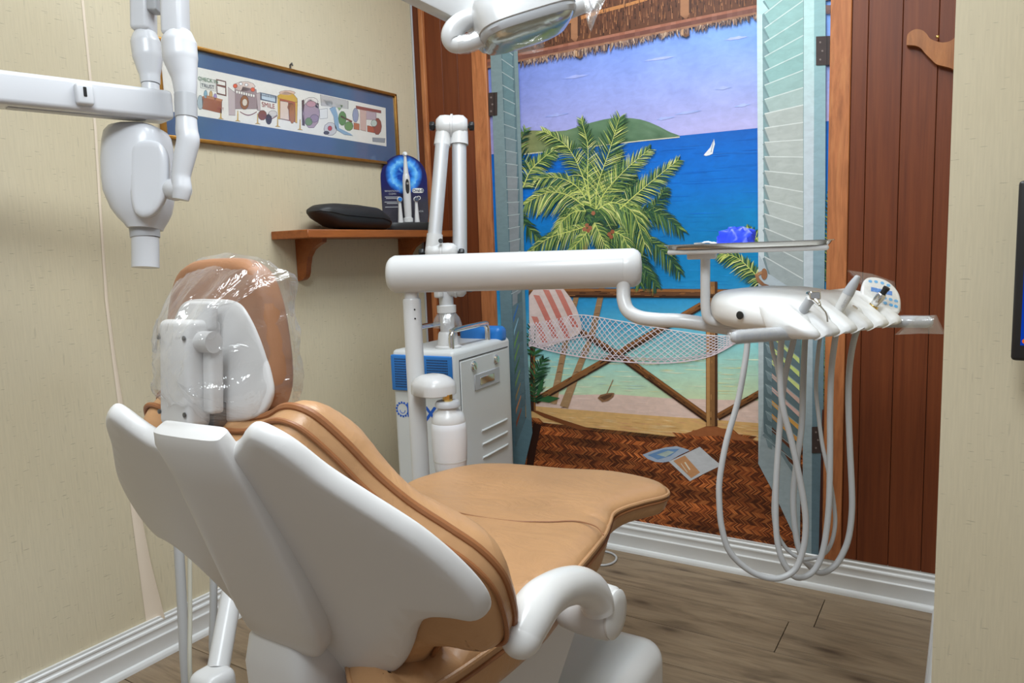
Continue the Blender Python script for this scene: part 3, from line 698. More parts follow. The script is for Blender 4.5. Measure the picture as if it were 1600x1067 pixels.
for k in range(-2, 17):
    y = 44+22.3*k; sl = (y-241)/283
    if y > 408: break
    c = mixt((142, 180, 178), (176, 182, 178), (y-120)/60) if y < 300 else mixt((176, 182, 178), (158, 168, 170), (y-300)/100)
    yl, yr = y, y+sl*62; y2 = y+22.3; sl2 = (y2-241)/283; yl2, yr2 = y2, y2+sl2*62
    cx = lambda yy: max(-330, yy)
    xo = 1197+0.002*y
    p.poly([(1194.5, yl), (1255, yr), (1255, yr2), (1203, y2+sl2*8.5)], jit(c, 4))
    p.layer = 21; p.stroke([(1194.5, yl), (1255, yr)], 1.7, mixt(c, (235, 240, 238), 0.6)); p.poly([(1191.5, yl+3), (1194.5, yl+1), (1203, y2+sl2*8.5), (1200, y2+sl2*8.5-1)], mixt(c, (92, 116, 122), 0.55)); p.layer = 20
p.poly([(1193, 505), (1251, 505), (1250, 735), (1193, 675)], (96, 116, 122))
p.layer = 21
gaps = [(192, 206, 130), (200, 216, 130), (206, 216, 140), (206, 172, 160), (212, 176, 168), (212, 160, 84), (208, 150, 80), (96, 54, 34)]
for k in range(9):
    y = 520+21*k; c = gaps[min(7, k)]
    p.poly([(1206, y), (1249, y+40), (1249, y+48), (1206, y+7)], c); p.layer = 22; p.poly([(1196, y-4), (1206, y-1), (1206, y+14), (1200, y+10)], (122, 142, 148)); p.stroke([(1196, y-4), (1249, y+39)], 1.1, (150, 168, 172)); p.layer = 21
p.stroke([(1193, 678), (1222, 708), (1242, 740)], 5, (116, 134, 140))
p.strip([(1284.6, 640), (1283, 700), (1279, 870)], [(1290, 640), (1289, 700), (1285, 870)], [(84, 44, 30), (70, 34, 26), (60, 30, 24)])
p.layer = 23; p.strip([(1298, 20), (1298, 300), (1296, 500)], [(1301, 20), (1301, 300), (1299, 500)], [(206, 186, 130)]*3)
p.done('painted_shutter', 'pale aqua shutter leaf with light wide slats')
p = paint(11); p.base = 11
frond(p, [(1294, 440), (1294, 390), (1295, 300)], 40, 14, DG, 0.3); p.done('painted_edge_plant'); p = paint(11); p.base = 11; frond(p, [(1292, 640), (1292, 590), (1292, 520)], 24, 10, [(150, 170, 80), (190, 200, 110), (60, 96, 60)], 0.3); p.done('painted_edge_plant')
p = paint(19)   # left shutter
def pl(y, pts):
    for a, b in zip(pts[:-1], pts[1:]):
        if a[1] <= y <= b[1]: return a[0]+(b[0]-a[0])*(y-a[1])/(b[1]-a[1])
    return pts[-1][0]
LE = [(752, -330), (766, 82), (776, 360), (783, 500), (792, 740)]; RE = [(795, -330), (809, 85), (817, 300), (821, 500), (832, 676), (832, 740)]; PLx = [(768, -330), (783, 80), (794, 360), (801, 500), (806, 698)]; PRx = [(791, -330), (803, 85), (812, 300), (817, 500), (822, 652), (826, 740)]
ys = [-330, -100, 85, 150, 220, 300, 380, 460, 540, 600, 676]
fc = lambda y: mixt((118, 138, 142), (94, 124, 136), (y-300)/300)
p.strip([(pl(y, LE), y) for y in ys+[732]], [(pl(y, PLx) if y < 700 else 806, y) for y in ys+[732]], [mixt(fc(y), (140, 158, 160), 0.25 if y < 300 else 0) for y in ys+[732]])
p.strip([(pl(y, PRx), y) for y in ys], [(pl(y, RE), y) for y in ys], [mixt(fc(y), (128, 148, 150), 0.4) for y in ys])
p.poly([(806, 698), (822, 652), (831, 660), (832, 676), (818, 734), (792, 734), (800, 690)], (100, 130, 140))
p.strip([(pl(y, PLx), y) for y in ys if y < 660]+[(806, 698)], [(pl(y, PRx), y) for y in ys if y < 660]+[(821, 654)], [(92, 116, 124)]*11)
p.layer = 20
gl = [(60, 110, 170), (130, 170, 190), (110, 150, 80), (70, 110, 70), (120, 150, 90), (150, 130, 90), (190, 130, 90), (150, 80, 50)]
for k in range(-8, 34):
    y = 92+20.4*k; sl = (300-y)/310
    xa, xb = pl(y, PLx), pl(y, PRx)
    if y < 470:
        c = mixt((104, 132, 138), (132, 138, 142), (y-150)/120); p.poly([(xa+2, y), (xb-2, y+(xb-xa)*sl), (xb-3, y+19+(xb-xa)*sl), (xa+2, y+19)], jit(c, 4))
        p.layer = 21; p.stroke([(xa, y), (xb-1, y+(xb-xa)*sl)], 1.2, (168, 180, 182)); p.layer = 20
    elif y < 650:
        i = int((y-470)/24); dy = -(xb-xa)*1.3
        p.poly([(xa+2, y+16), (xb-7, y+16+dy), (xb-7, y+20+dy), (xa+2, y+25)], gl[min(7, i)]); p.layer = 21; p.poly([(xb-8, y+dy*0.9), (xb-1, y+dy*0.9-6), (xb-1, y+dy*0.9+10), (xb-8, y+dy*0.9+14)], jit((92, 112, 118), 6)); p.layer = 20
p.done('painted_shutter', 'dark grey-teal shutter leaf with narrow slats')
for x0, x1, y0, y1 in ((763, 777, 145, 181), (785, 797, 623, 656), (1275, 1297, 57, 102), (1268.5, 1290, 667, 708)):
    p = paint(24); p.poly([(x0, y0), (x1, y0-1), (x1, y1-1), (x0, y1)], (62, 50, 48)); p.layer = 25
    for f in (0.2, 0.5, 0.8):
        cx, cy = x0+(x1-x0)*(0.3 if f != 0.5 else 0.45), y0+(y1-y0)*f; p.poly([(cx+1.6*math.cos(a*PI/4), cy+1.6*math.sin(a*PI/4)) for a in range(8)], (120, 108, 104))
    p.stroke([(x1-5, y0), (x1-5, y1)], 1.2, (36, 28, 28)); p.done('painted_hinge')
p = paint(24); p.poly([(1192+5*math.cos(a*PI/6)+2, 428+9*math.sin(a*PI/6)) for a in range(12)], (150, 104, 72)); p.layer = 25; p.stroke([(1190, 425), (1182, 430), (1185, 438), (1193, 445), (1201, 447)], [4, 6, 6, 5, 3], (176, 130, 90), (120, 80, 56)); p.done('painted_door_handle')

# ================================================================== WALL THINGS
# oak coat hook on the plank wall
t = thing('coat_hook_board', onY(1460, 90, -0.012), 'scroll-cut oak board on brown planks beside the papered partition', 'wall hook')
C2 = lambda x, y: (1400+x*0.12555, y*0.12555)
up_ = [(130, 560), (140, 440), (190, 385), (255, 362), (330, 378), (380, 420), (420, 475), (490, 510), (575, 528), (660, 515), (730, 470), (780, 400), (805, 300), (802, 160), (835, 105), (888, 72)]
dn_ = [(855, 1040), (800, 1010), (755, 900), (690, 850), (600, 825), (500, 795), (420, 720), (360, 660), (310, 600), (250, 570), (190, 562)]
pts = [onY(*C2(*q), -0.031) for q in spline([C2_ for C2_ in up_], 4)] if False else None
poly = [onY(*C2(q[0], q[1]), -0.031) for q in [(s.x, s.y) for s in spline(up_, 5)]+[(s.x, s.y) for s in spline(dn_, 5)]]
poly = [V((min(q.x, W-0.002), q.y, q.z)) for q in poly]
MB().prism(poly, (0, 0.020, 0)).build('board', 'oak', t, sharp=50)
MB().rbox((poly[0].x+0.07, -0.0285, (poly[0].z+poly[-1].z)/2+0.01), (0.004, 0.0035, 0.004), r=0.003).build('screw', 'brass', t)

# framed picture on the left wall
PX_ = lambda x, y, o=0.015: onX(x, y, o)
tl, tr, br, bl_ = PX_(243, 59.6), PX_(617.5, 149), PX_(620, 257), PX_(253, 213)
y0, y1 = -1.075, tr.y; zt_, zb_ = 1.627, 1.380
pic = thing('framed_picture', (0.001, (y0+y1)/2, zb_), 'long gold-framed cartoon print with blue mat on the papered wall', 'picture')
MB().box((0.001, y0+0.004, zb_+0.004), (0.008, y1-0.004, zt_-0.004)).build('mat', 'mat_blue', pic, smooth=False)
fr = MB()
for a, b in (((y0, zt_), (y1, zt_)), ((y0, zb_), (y1, zb_))): fr.rbox((0.010, (a[0]+b[0])/2, a[1]), (0.009, (y1-y0)/2+0.005, 0.005), r=0.002)
for yy in (y0, y1): fr.rbox((0.010, yy, (zt_+zb_)/2), (0.009, 0.005, (zt_-zb_)/2+0.004), r=0.002)
fr.build('frame', 'gold_frame', pic)
MB().box((0.0108, y0+0.003, zb_+0.003), (0.0114, y1-0.003, zt_-0.003)).build('glass', 'picture_glass', pic, smooth=False)
MB().tube([(0.002, -0.62, zt_+0.004), (0.002, -0.62, zt_+0.020), (0.010, -0.62, zt_+0.024), (0.012, -0.62, zt_+0.016)], 0.0028, 8).build('hanger', 'dark_metal', pic)
class Print(MB):
    layer = 0
    def P(s, x, y): return onX(250+x*0.25, 60+y*0.25, 0.0084+0.00012*s.layer)
    def poly(s, pts, c):
        if s.outl:
            cx = sum(q_[0] for q_ in pts)/len(pts); cy = sum(q_[1] for q_ in pts)/len(pts); gr = []
            for x_, y_ in pts: d_ = math.hypot(x_-cx, y_-cy) or 1; gr.append((x_+(x_-cx)/d_*2.6, y_+(y_-cy)/d_*2.6))
            s.layer -= 0.4; s.add([s.P(*q_) for q_ in gr], [tuple(range(len(gr)))], col=s2l(*[v_*0.35+20 for v_ in c])); s.layer += 0.4
        s.add([s.P(*q_) for q_ in pts], [tuple(range(len(pts)))], col=s2l(*c)); return s
    outl = False
    def blob(s, cx, cy, rx, ry, c, n=10): return s.poly([(cx+rx*math.cos(2*PI*a/n), cy+ry*math.sin(2*PI*a/n)) for a in range(n)], c)
sheet = Print(); pr0 = [(-110, 105), (1410, 435), (1415, 675), (-95, 430)]; sheet.poly(pr0, (236, 234, 226)); sheet.build('print', 'print_ink', pic, smooth=False)
q = Print(); q.layer = 1; q.outl = True
q.poly([(250, 240), (345, 262), (350, 330), (255, 308)], (222, 222, 214)); q.poly([(352, 255), (412, 270), (414, 360), (356, 346)], (120, 70, 60)); q.layer = 2; q.poly([(358, 262), (407, 274), (407, 296), (358, 286)], (240, 236, 228)); q.poly([(358, 297), (407, 310), (408, 352), (360, 340)], (240, 236, 228)); q.layer = 1
q.poly([(262, 365), (385, 395), (384, 468), (266, 440)], (158, 92, 62)); q.poly([(262, 365), (290, 355), (390, 382), (385, 395)], (190, 130, 90)); q.blob(285, 350, 10, 26, (130, 170, 190)); q.blob(318, 352, 9, 24, (206, 170, 110)); q.blob(345, 366, 9, 20, (160, 140, 190)); q.blob(252, 400, 18, 44, (170, 184, 190))
q.poly([(425, 305), (468, 340), (470, 480), (430, 478)], (196, 182, 182)); q.poly([(468, 290), (600, 320), (612, 440), (470, 440)], (158, 140, 142)); q.blob(528, 300, 66, 30, (226, 206, 196)); q.layer = 2; q.blob(470, 297, 12, 12, (226, 96, 60)); q.blob(580, 320, 12, 12, (226, 96, 60)); q.blob(505, 284, 9, 8, (250, 250, 250)); q.blob(540, 290, 9, 8, (250, 250, 250))
for k in range(8): q.poly([(475+k*15, 326+k*3.4), (486+k*15, 328+k*3.4), (485+k*15, 344+k*3.4), (477+k*15, 342+k*3.4)], (246, 244, 236))
q.blob(528, 400, 26, 44, (150, 96, 56)); q.layer = 3; q.blob(530, 400, 15, 22, (226, 214, 196)); q.layer = 1
q.poly([(602, 345), (626, 340), (628, 452), (606, 446)], (190, 176, 176)); q.poly([(628, 338), (728, 360), (726, 404), (630, 384)], (96, 116, 140)); q.layer = 2; q.poly([(635, 345), (721, 364), (720, 397), (636, 378)], (196, 214, 226)); q.layer = 1
q.poly([(735, 360), (780, 330), (830, 345), (856, 375), (858, 400), (738, 372)], (214, 172, 60)); q.blob(795, 340, 50, 14, (224, 190, 170)); q.poly([(738, 372), (858, 400), (856, 525), (740, 500)], (170, 90, 60)); q.layer = 2; q.poly([(752, 392), (800, 400), (806, 510), (752, 500)], (226, 206, 190)); q.poly([(735, 372), (748, 375), (750, 505), (738, 502)], (214, 172, 60)); q.poly([(846, 398), (858, 400), (857, 528), (846, 525)], (214, 172, 60))
q.blob(826, 470, 18, 62, (176, 112, 52)); q.blob(816, 430, 20, 24, (140, 80, 40)); q.layer = 1
q.blob(640, 480, 26, 30, (130, 72, 52)); q.blob(680, 505, 18, 32, (50, 40, 44)); q.blob(705, 470, 26, 18, (214, 210, 206)); q.poly([(886, 390), (900, 384), (905, 545), (888, 540)], (70, 44, 44)); q.poly([(970, 400), (990, 408), (992, 440), (972, 430)], (60, 40, 42)); q.blob(945, 470, 52, 92, (170, 148, 160)); q.blob(945, 395, 42, 26, (232, 226, 220)); q.layer = 2
q.blob(945, 410, 30, 18, (196, 150, 160)); q.blob(930, 520, 22, 24, (110, 140, 84)); q.blob(965, 500, 26, 24, (150, 130, 150)); q.poly([(998, 445), (1045, 438), (1046, 498), (1000, 502)], (232, 232, 228)); q.layer = 1
q.poly([(1003, 352), (1175, 390), (1175, 440), (1010, 420)], (196, 192, 190)); q.poly([(1010, 376), (1080, 390), (1080, 424), (1014, 412)], (222, 224, 224)); q.poly([(1060, 440), (1095, 424), (1112, 480), (1120, 560), (1190, 595), (1205, 608), (1150, 600), (1096, 565), (1086, 490)], (140, 172, 200)); q.poly([(1090, 400), (1145, 420), (1120, 450)], (150, 180, 120)); q.blob(1140, 500, 24, 44, (96, 140, 70)); q.blob(1180, 548, 26, 28, (110, 150, 80)); q.poly([(1130, 480), (1200, 515), (1196, 524), (1128, 492)], (130, 70, 44)); q.blob(1065, 566, 40, 40, (206, 204, 206)); q.layer = 2; q.blob(1062, 562, 12, 14, (196, 50, 50)); q.blob(1040, 590, 16, 10, (60, 60, 70)); q.layer = 1
q.blob(1222, 480, 18, 44, (150, 160, 190)); q.poly([(1212, 528), (1245, 535), (1245, 572), (1212, 566)], (190, 110, 70)); q.poly([(1226, 420), (1380, 450), (1380, 468), (1228, 440)], (140, 60, 52)); q.poly([(1250, 445), (1290, 452), (1288, 580), (1252, 570)], (206, 176, 166)); q.poly([(1290, 455), (1350, 466), (1350, 510), (1290, 505)], (190, 170, 180)); q.poly([(1296, 545), (1340, 555), (1338, 590), (1298, 582)], (184, 84, 48)); q.blob(1358, 550, 26, 52, (150, 70, 50)); q.layer = 2; q.blob(1338, 530, 18, 20, (196, 210, 200)); q.layer = 1; q.poly([(1330, 620), (1405, 625), (1402, 652), (1332, 645)], (150, 156, 164))
for x in (380, 486, 610, 735, 875): q.poly([(x-2, 440+(x-380)*0.14), (x+3, 440+(x-380)*0.14), (x+4, 495+(x-380)*0.14), (x+18, 503+(x-380)*0.14), (x-16, 500+(x-380)*0.14), (x-4, 494+(x-380)*0.14)], (206, 170, 80))
for a, b in ((500, 605), (640, 735)):
    n = 8; q.add([q.P(a+(b-a)*k/n, 455+(a-500)*0.16+22*math.sin(PI*k/n)+w_) for k in range(n+1) for w_ in (0, 6)], [(2*k, 2*k+2, 2*k+3, 2*k+1) for k in range(n)], col=s2l(110, 44, 60))
q.build('cartoon_scene', 'print_ink', pic, smooth=False)
def ptext(s, x, y, size, mat): text('lettering', s, size, q.P(x, y)+V((0.0006, 0, 0)), (0, 1, 0), (0, 0, 1), mat, pic)
plain('ink_red', s2l(150, 44, 40), 0.6); plain('ink_green', s2l(60, 120, 80), 0.6); plain('ink_dark', s2l(60, 70, 90), 0.6); plain('ink_cream', s2l(230, 214, 190), 0.6)
ptext('CHECK IN', 300, 262, 0.014, 'ink_green'); ptext('TRUST', 298, 300, 0.014, 'ink_dark'); ptext('SMILE', 676, 420, 0.020, 'ink_red'); ptext('PLEASE BE SEATED', 678, 362, 0.007, 'ink_dark'); ptext('EXIT', 378, 440, 0.010, 'ink_red')

# wall shelf
SZ = 1.134
t = thing('wall_shelf', (0.08, -0.375, SZ-0.14), 'brown wooden wall shelf with two scrolled brackets below the picture', 'shelf')
MB().rbox((0.082, -0.383, SZ-0.0125), (0.080, 0.360, 0.0125), r=0.002, seg=1).build('shelf_board', 'shelf_wood', t)
for yy in (-0.640, -0.145):
    prof = [(0.0, 0.0), (0.120, 0.0), (0.118, -0.012), (0.095, -0.02), (0.07, -0.034), (0.052, -0.056), (0.043, -0.085), (0.040, -0.105), (0.034, -0.118), (0.022, -0.127), (0.0, -0.131)]
    MB().prism([(x+0.002, yy-0.010, SZ-0.025+z) for x, z in prof], (0, 0.020, 0)).build('bracket', 'shelf_wood', t, sharp=50)
# black neck pillow on the shelf
L = spline([(-0.155, 0.010), (-0.150, 0.035), (-0.10, 0.052), (-0.03, 0.056), (0.05, 0.050), (0.11, 0.035), (0.155, 0.012), (0.12, -0.012), (0.05, -0.035), (-0.05, -0.040), (-0.12, -0.030)], 6, True)
t_ = thing('neck_pillow', (0.085, -0.49, SZ), 'black fabric contoured neck pillow lying on the wall shelf', 'pillow')
rings = []
KS = [0, 0.03, 0.10, 0.25, 0.55, 0.80, 0.93, 0.985, 1.0]; KT = [0.060, 0.071, 0.081, 0.086, 0.084, 0.078, 0.060, 0.036, 0.022]; KB_ = [0.057, 0.048, 0.032, 0.009, 0.001, 0.001, 0.001, 0.006, 0.016]; KW = [0.010, 0.034, 0.050, 0.058, 0.062, 0.060, 0.052, 0.036, 0.010]
def itp(x, ks, vs_):
    for a_, b_2, va, vb in zip(ks[:-1], ks[1:], vs_[:-1], vs_[1:]):
        if x <= b_2: f_ = (x-a_)/(b_2-a_); return va+(vb-va)*f_
    return vs_[-1]
for i in range(41):
    f = 0.5-0.5*math.cos(PI*i/40); y = -0.652+0.332*f
    zt2, zb2, hx = itp(f, KS, KT), itp(f, KS, KB_), itp(f, KS, KW); hz = (zt2-zb2)/2; zc = (zt2+zb2)/2
    rings.append([V((0.085+hx*math.copysign(abs(math.cos(a))**0.75, math.cos(a)), y, SZ+zc+hz*math.copysign(abs(math.sin(a))**0.8, math.sin(a)))) for a in [2*PI*k/28 for k in range(28)]])
MB().loft(rings).build('cushion', 'black_fabric', t_, sharp=80)
MB().tube([r_[0]+V((0.001, 0, 0)) for r_ in rings], 0.0016, 8).build('seam_piping', 'black_plastic', t_)
# toothbrush display
o = V((0.085, -0.195, SZ))
disp = thing('product_display', o, 'rounded blue and charcoal toothbrush display card on a glossy black base', 'display')
def card_pt(a, b, off=0): # a across (facing camera), b up
    ex = V((0.62, 0.785, 0)); n = V((0.785, -0.62, 0)); return o+V((-0.030, 0.030, 0))+ex*a+Z3*b+n*off
cw, chh = 0.085, 0.255
oc = [(-cw, 0.008), (cw*0.72, 0.008), (cw*0.94, 0.03), (cw, 0.06), (cw, 0.192)]+[(cw*math.cos(a), 0.192+0.084*math.sin(a)) for a in [PI*k/16 for k in range(1, 16)]]+[(-cw, 0.192)]
MB().prism([card_pt(a, b, 0.0) for a, b in oc], card_pt(0, 0, -0.004)-card_pt(0, 0, 0)).build('card', 'black_plastic', disp, smooth=False)
pc = MB(); rows_ = [(-cw, cw*0.72, 0.008), (-cw, cw*0.94, 0.03), (-cw, cw, 0.06), (-cw, cw, 0.105), (-cw, cw, 0.135), (-cw, cw, 0.165), (-cw, cw, 0.192)]+[(-cw*math.cos(a), cw*math.cos(a), 0.192+0.084*math.sin(a)) for a in [PI/2*k/10 for k in range(1, 10)]]
vs = []; cs = []
for l_, r_, b_2 in rows_: vs += [card_pt(l_, b_2, 0.0004), card_pt(r_, b_2, 0.0004)]; cs += [s2l(*mixt((62, 60, 68), (26, 28, 92), (b_2-0.10)/0.07))]*2
pc.add(vs, [(2*k, 2*k+1, 2*k+3, 2*k+2) for k in range(len(rows_)-1)], cols=cs)
rr_ = [(0.0, (34, 90, 190)), (0.022, (24, 70, 176)), (0.036, (60, 150, 236)), (0.047, (120, 196, 250)), (0.056, (50, 130, 226)), (0.070, (28, 34, 104))]; n = 40
vs = []; cs = []
for i, (r, c) in enumerate(rr_):
    for k in range(n):
        a = 2*PI*k/n; rj = r*(1+(0.07 if 0 < i < 5 else 0)*math.sin(7*a+i*2)+(0.05 if 2 < i < 5 else 0)*math.sin(19*a)); x = rj*math.cos(a)*0.98; z = 0.205+rj*math.sin(a); vs.append(card_pt(x, z, 0.0008)); cs.append(s2l(*jit(c, 14)))
pc.add(vs, [(i*n+k, i*n+(k+1) % n, (i+1)*n+(k+1) % n, (i+1)*n+k) for i in range(len(rr_)-1) for k in range(n)], cols=cs)
for k in range(8):
    a = 2*PI*k/8+0.2; c = [(50, 110, 200), (30, 80, 180), (90, 160, 230)][k % 3]
    pc.add([card_pt(0.03*math.cos(a+d)*r, 0.205+0.03*math.sin(a+d)*r, 0.0012) for d, r in ((0, 0.35), (0.3, 1.0), (0.62, 0.85), (0.5, 0.3))], [(0, 1, 2, 3)], col=s2l(*c))
pc.build('printed_face', 'card_print', disp, smooth=False)
lg = MB(); lo_ = [(0.036+0.024*(1 if -PI/2 < a < PI/2 else -1)*0.55+0.0085*math.cos(a)+0.013, 0.1475+0.0085*math.sin(a)) for a in [2*PI*k/24-PI/2+0.01 for k in range(24)]]
lg.add([card_pt(a, b, 0.001) for a, b in lo_], [tuple(range(24))]); lg.build('logo_plate', 'print_white', disp, smooth=False)
ce = (card_pt(1, 0)-card_pt(0, 0))
def ctext(s, a, b, size, mat, bold=0.0): text('lettering', s, size, card_pt(a, b, 0.0013), ce, Z3, mat, disp, bold=bold)
ctext('Oral-B', 0.049, 0.1475, 0.0150, 'ink_dark', 0.0004); ctext('iO', 0.048, 0.120, 0.020, 'print_white'); ctext('SENSATIONAL', -0.046, 0.146, 0.0085, 'grey_plastic'); ctext('CLEAN', -0.046, 0.136, 0.0085, 'grey_plastic'); ctext('ADA', 0.056, 0.072, 0.009, 'grey_plastic')
ln = MB()
for i, (b, wd) in enumerate(((0.124, 0.026), (0.119, 0.022), (0.106, 0.028), (0.101, 0.020), (0.088, 0.027))):
    ln.add([card_pt(-0.048-wd, b, 0.001), card_pt(-0.048+wd, b, 0.001), card_pt(-0.048+wd, b+0.0022, 0.001), card_pt(-0.048-wd, b+0.0022, 0.001)], [(0, 1, 2, 3)])
ln.build('small_print', 'grey_plastic', disp, smooth=False)
bs = MB(); nf = V((0.785, -0.62, 0)); exv = V((0.62, 0.785, 0)); ctr = o+V((-0.030, 0.030, 0))+nf*0.035
bs.loft([[ctr+exv*(0.082*sc*math.copysign(abs(math.cos(a))**0.55, math.cos(a)))+nf*(0.034*sc*math.copysign(abs(math.sin(a))**0.55, math.sin(a)))+Z3*z for a in [2*PI*k/32 for k in range(32)]] for sc, z in ((0.97, 0.0), (1.0, 0.003), (1.0, 0.026), (0.97, 0.030))])
bs.build('base', 'black_plastic', disp)
bc = ctr+nf*0.002+Z3*0.0302
tb = thing('electric_toothbrush', bc, 'white electric toothbrush with black display standing before the blue card', 'toothbrush')
MB().lathe([(0.0155, 0.0), (0.0175, 0.002), (0.0175, 0.016), (0.0140, 0.018)], bc).build('charging_cup', 'white_plastic', tb)
MB().lathe([(0.0125, 0.016), (0.0135, 0.03), (0.0140, 0.09), (0.0138, 0.15), (0.0128, 0.163), (0.0105, 0.172), (0.0095, 0.174)], bc).build('handle', 'white_plastic', tb)
pan = MB(); pan.loft([[bc+nf*(0.0142-0.00006*k*k*0)+exv*(0.0068*math.cos(a))+Z3*(0.128+0.026*math.copysign(abs(math.sin(a))**0.7, math.sin(a)))+nf*dz for a in [2*PI*j/20 for j in range(20)]] for k, dz in ((0, -0.004), (0, 0.0006))]); pan.build('display_panel', 'black_plastic', tb)
MB().lathe([(0.0030, 0), (0.0042, 0.0005), (0.0042, 0.001), (0.0030, 0.0012)], bc+nf*0.0148+Z3*0.138, nf, 14).build('power_button', 'chrome', tb)
MB().lathe([(0.0096, 0.172), (0.0098, 0.176), (0.0090, 0.18), (0.0068, 0.21), (0.0050, 0.232), (0.0046, 0.241), (0.003, 0.244)], bc).build('brush_neck', 'white_plastic', tb)
MB().lathe([(0.0075, 0), (0.0085, 0.001), (0.0085, 0.005), (0.006, 0.008), (0.0055, 0.014)], bc+Z3*0.243-nf*0.003, nf, 18).build('bristle_head', 'tissue', tb)
for s, col, lab in ((-1, 'blue_plastic', 'spare toothbrush head with light blue bristles left of the toothbrush handle'), (1, 'ink_dark', 'spare toothbrush head with violet bristles right of the toothbrush handle')):
    c0 = ctr+nf*0.012+exv*(0.030*s)+Z3*0.0302
    h = thing('spare_brush_head', c0, lab.replace('left of', 'on the pillow side of').replace('right of', 'on the suction arm side of'), 'brush head', 'spare brush heads')
    MB().lathe([(0.0095, 0), (0.0098, 0.005), (0.0088, 0.01), (0.0062, 0.05), (0.0052, 0.07), (0.005, 0.078), (0.003, 0.082)], c0).build('neck', 'white_plastic', h)
    MB().lathe([(0.0085, 0), (0.0098, 0.001), (0.0098, 0.005), (0.007, 0.009)], c0+Z3*0.082-nf*0.002, nf, 18).build('head_disc', 'white_plastic', h)
    MB().lathe([(0.0075, 0.008), (0.007, 0.014)], c0+Z3*0.082-nf*0.002, nf, 16).build('bristles', col, h)

# ================================================================== SUCTION CABINET AND ARM
az = 0.09
f2 = V((-math.sin(az), math.cos(az), 0)); f1 = V((-math.cos(az), -math.sin(az), 0)); f1 = V((-math.cos(az), math.sin(az)*0.0-0.0, 0)) if False else V((-math.cos(az), -math.sin(az), 0))
cn = dep(708, 552, 2.24); cn = V((cn.x, cn.y, 0)); LW, LD, CH = 0.232, 0.385, 0.752
f1 = -V((math.cos(az), math.sin(az), 0))
cab = thing('suction_cabinet', cn+f1*LW/2+f2*LD/2, 'light grey suction cabinet with blue vented panel and white jointed tube arm', 'suction unit')
cc = cn+f1*LW/2+f2*LD/2
ax = (-f1, f2, Z3)
MB().rbox(cc+Z3*((CH+0.07)/2), (LW/2, LD/2, (CH-0.07)/2), ax, 0.016, 4).build('body', 'cabinet_grey', cab)
for sx in (-1, 1):
    for sy in (-1, 1):
        c0 = cc+f1*(sx*(LW/2-0.05))+f2*(sy*(LD/2-0.05)); mb = MB().lathe([(0.026, -0.011), (0.028, -0.009), (0.028, 0.009), (0.026, 0.011)], c0+Z3*0.0285, f2, 20); mb.rbox(c0+Z3*0.058, (0.02, 0.016, 0.014), ax, 0.004); mb.build('caster', 'black_plastic', cab)
nF = -f2; nR = -f1
def fp(a, z, off=0): return cn+f1*a+Z3*z+nF*off           # front face: a from the near corner
def rp(a, z, off=0): return cn+f2*a+Z3*z+nR*off           # right (door) face
# blue vent panel (front) with punched holes
zc = 0.680
MB().rbox(fp(LW/2, zc, 0.004), (LW/2-0.004, 0.006, 0.057), ax, 0.004).build('vent_panel', 'blue_plastic', cab)
hl = MB()
for i in range(36):
    for j in range(12):
        a = 0.018+i*0.0055; z = zc-0.044+j*0.0080
        tri = abs(a-0.115)
        if z > zc-0.05 and tri < 0.025-(zc+0.06-z)*0.0 and i % 2 == 0: continue
        if i in (15, 16, 17, 18): continue
        if 11 <= i <= 14 and j < i-10 or 19 <= i <= 24 and j < 25-i: continue
        hl.add([fp(a-0.0016, z-0.0022, 0.0104), fp(a+0.0016, z-0.0022, 0.0104), fp(a+0.0016, z+0.0022, 0.0104), fp(a-0.0016, z+0.0022, 0.0104)], [(0, 1, 2, 3)])
ho = hl.build('vent_holes', 'black_plastic', cab, smooth=False); ho['kind'] = 'stuff'
# logo and letters
gear = MB(); n = 14; g0 = (LW-0.034, 0.560)
for k in range(n):
    a0, a1 = 2*PI*k/n, 2*PI*(k+0.6)/n
    gear.add([fp(g0[0]+r*math.cos(a), g0[1]+r*math.sin(a), 0.0008) for a, r in ((a0, 0.021), (a1, 0.021), (a1, 0.026), (a0, 0.026))], [(0, 1, 2, 3)])
gear.tube([fp(g0[0]+0.0205*math.cos(2*PI*k/20), g0[1]+0.0205*math.sin(2*PI*k/20), 0.0005) for k in range(21)], 0.0010, 6, False)
gear.tube([fp(g0[0]+0.010*math.cos(PI+PI*k/8), g0[1]-0.002+0.010*math.sin(PI+PI*k/8), 0.0005) for k in range(9)], 0.0010, 6, False)
gear.build('logo', 'blue_print', cab, smooth=False)
text('lettering', 'P', 0.062, fp(LW-0.066, 0.558), -f1, Z3, 'blue_print', cab, bold=0.002); text('lettering', 'X', 0.062, fp(0.092, 0.550), -f1, Z3, 'blue_print', cab, bold=0.002)
# door, locks, latch, louvres
MB().rbox(rp(LD/2+0.004, 0.405, 0.0015), (0.002, LD/2-0.030, 0.31), ax, 0.0015, 1).build('door', 'cabinet_grey', cab)
MB().box((0, 0, 0), (0, 0, 0)) if False else None
gp = MB(); gp.tube([rp(0.032, 0.720, 0.0016), rp(LD-0.026, 0.720, 0.0016)], 0.0014, 6); gp.tube([rp(0.032, 0.720, 0.0016), rp(0.032, 0.11, 0.0016)], 0.0008, 6); gp.build('door_gap', 'black_plastic', cab)
for a in (0.115, 0.265): MB().lathe([(0.016, 0.0), (0.0165, 0.003), (0.012, 0.008), (0.004, 0.0085)], rp(a, 0.690, 0.003), nR, 20).build('lock', 'chrome', cab)
lt = MB().rbox(rp(0.200, 0.635, 0.004), (0.003, 0.085, 0.026), ax, 0.002, 1).build('latch', 'grey_plastic', cab)
MB().rbox(rp(0.195, 0.635, 0.0075), (0.0012, 0.048, 0.012), ax, 0.001, 1).build('latch_pull', 'chrome', lt)
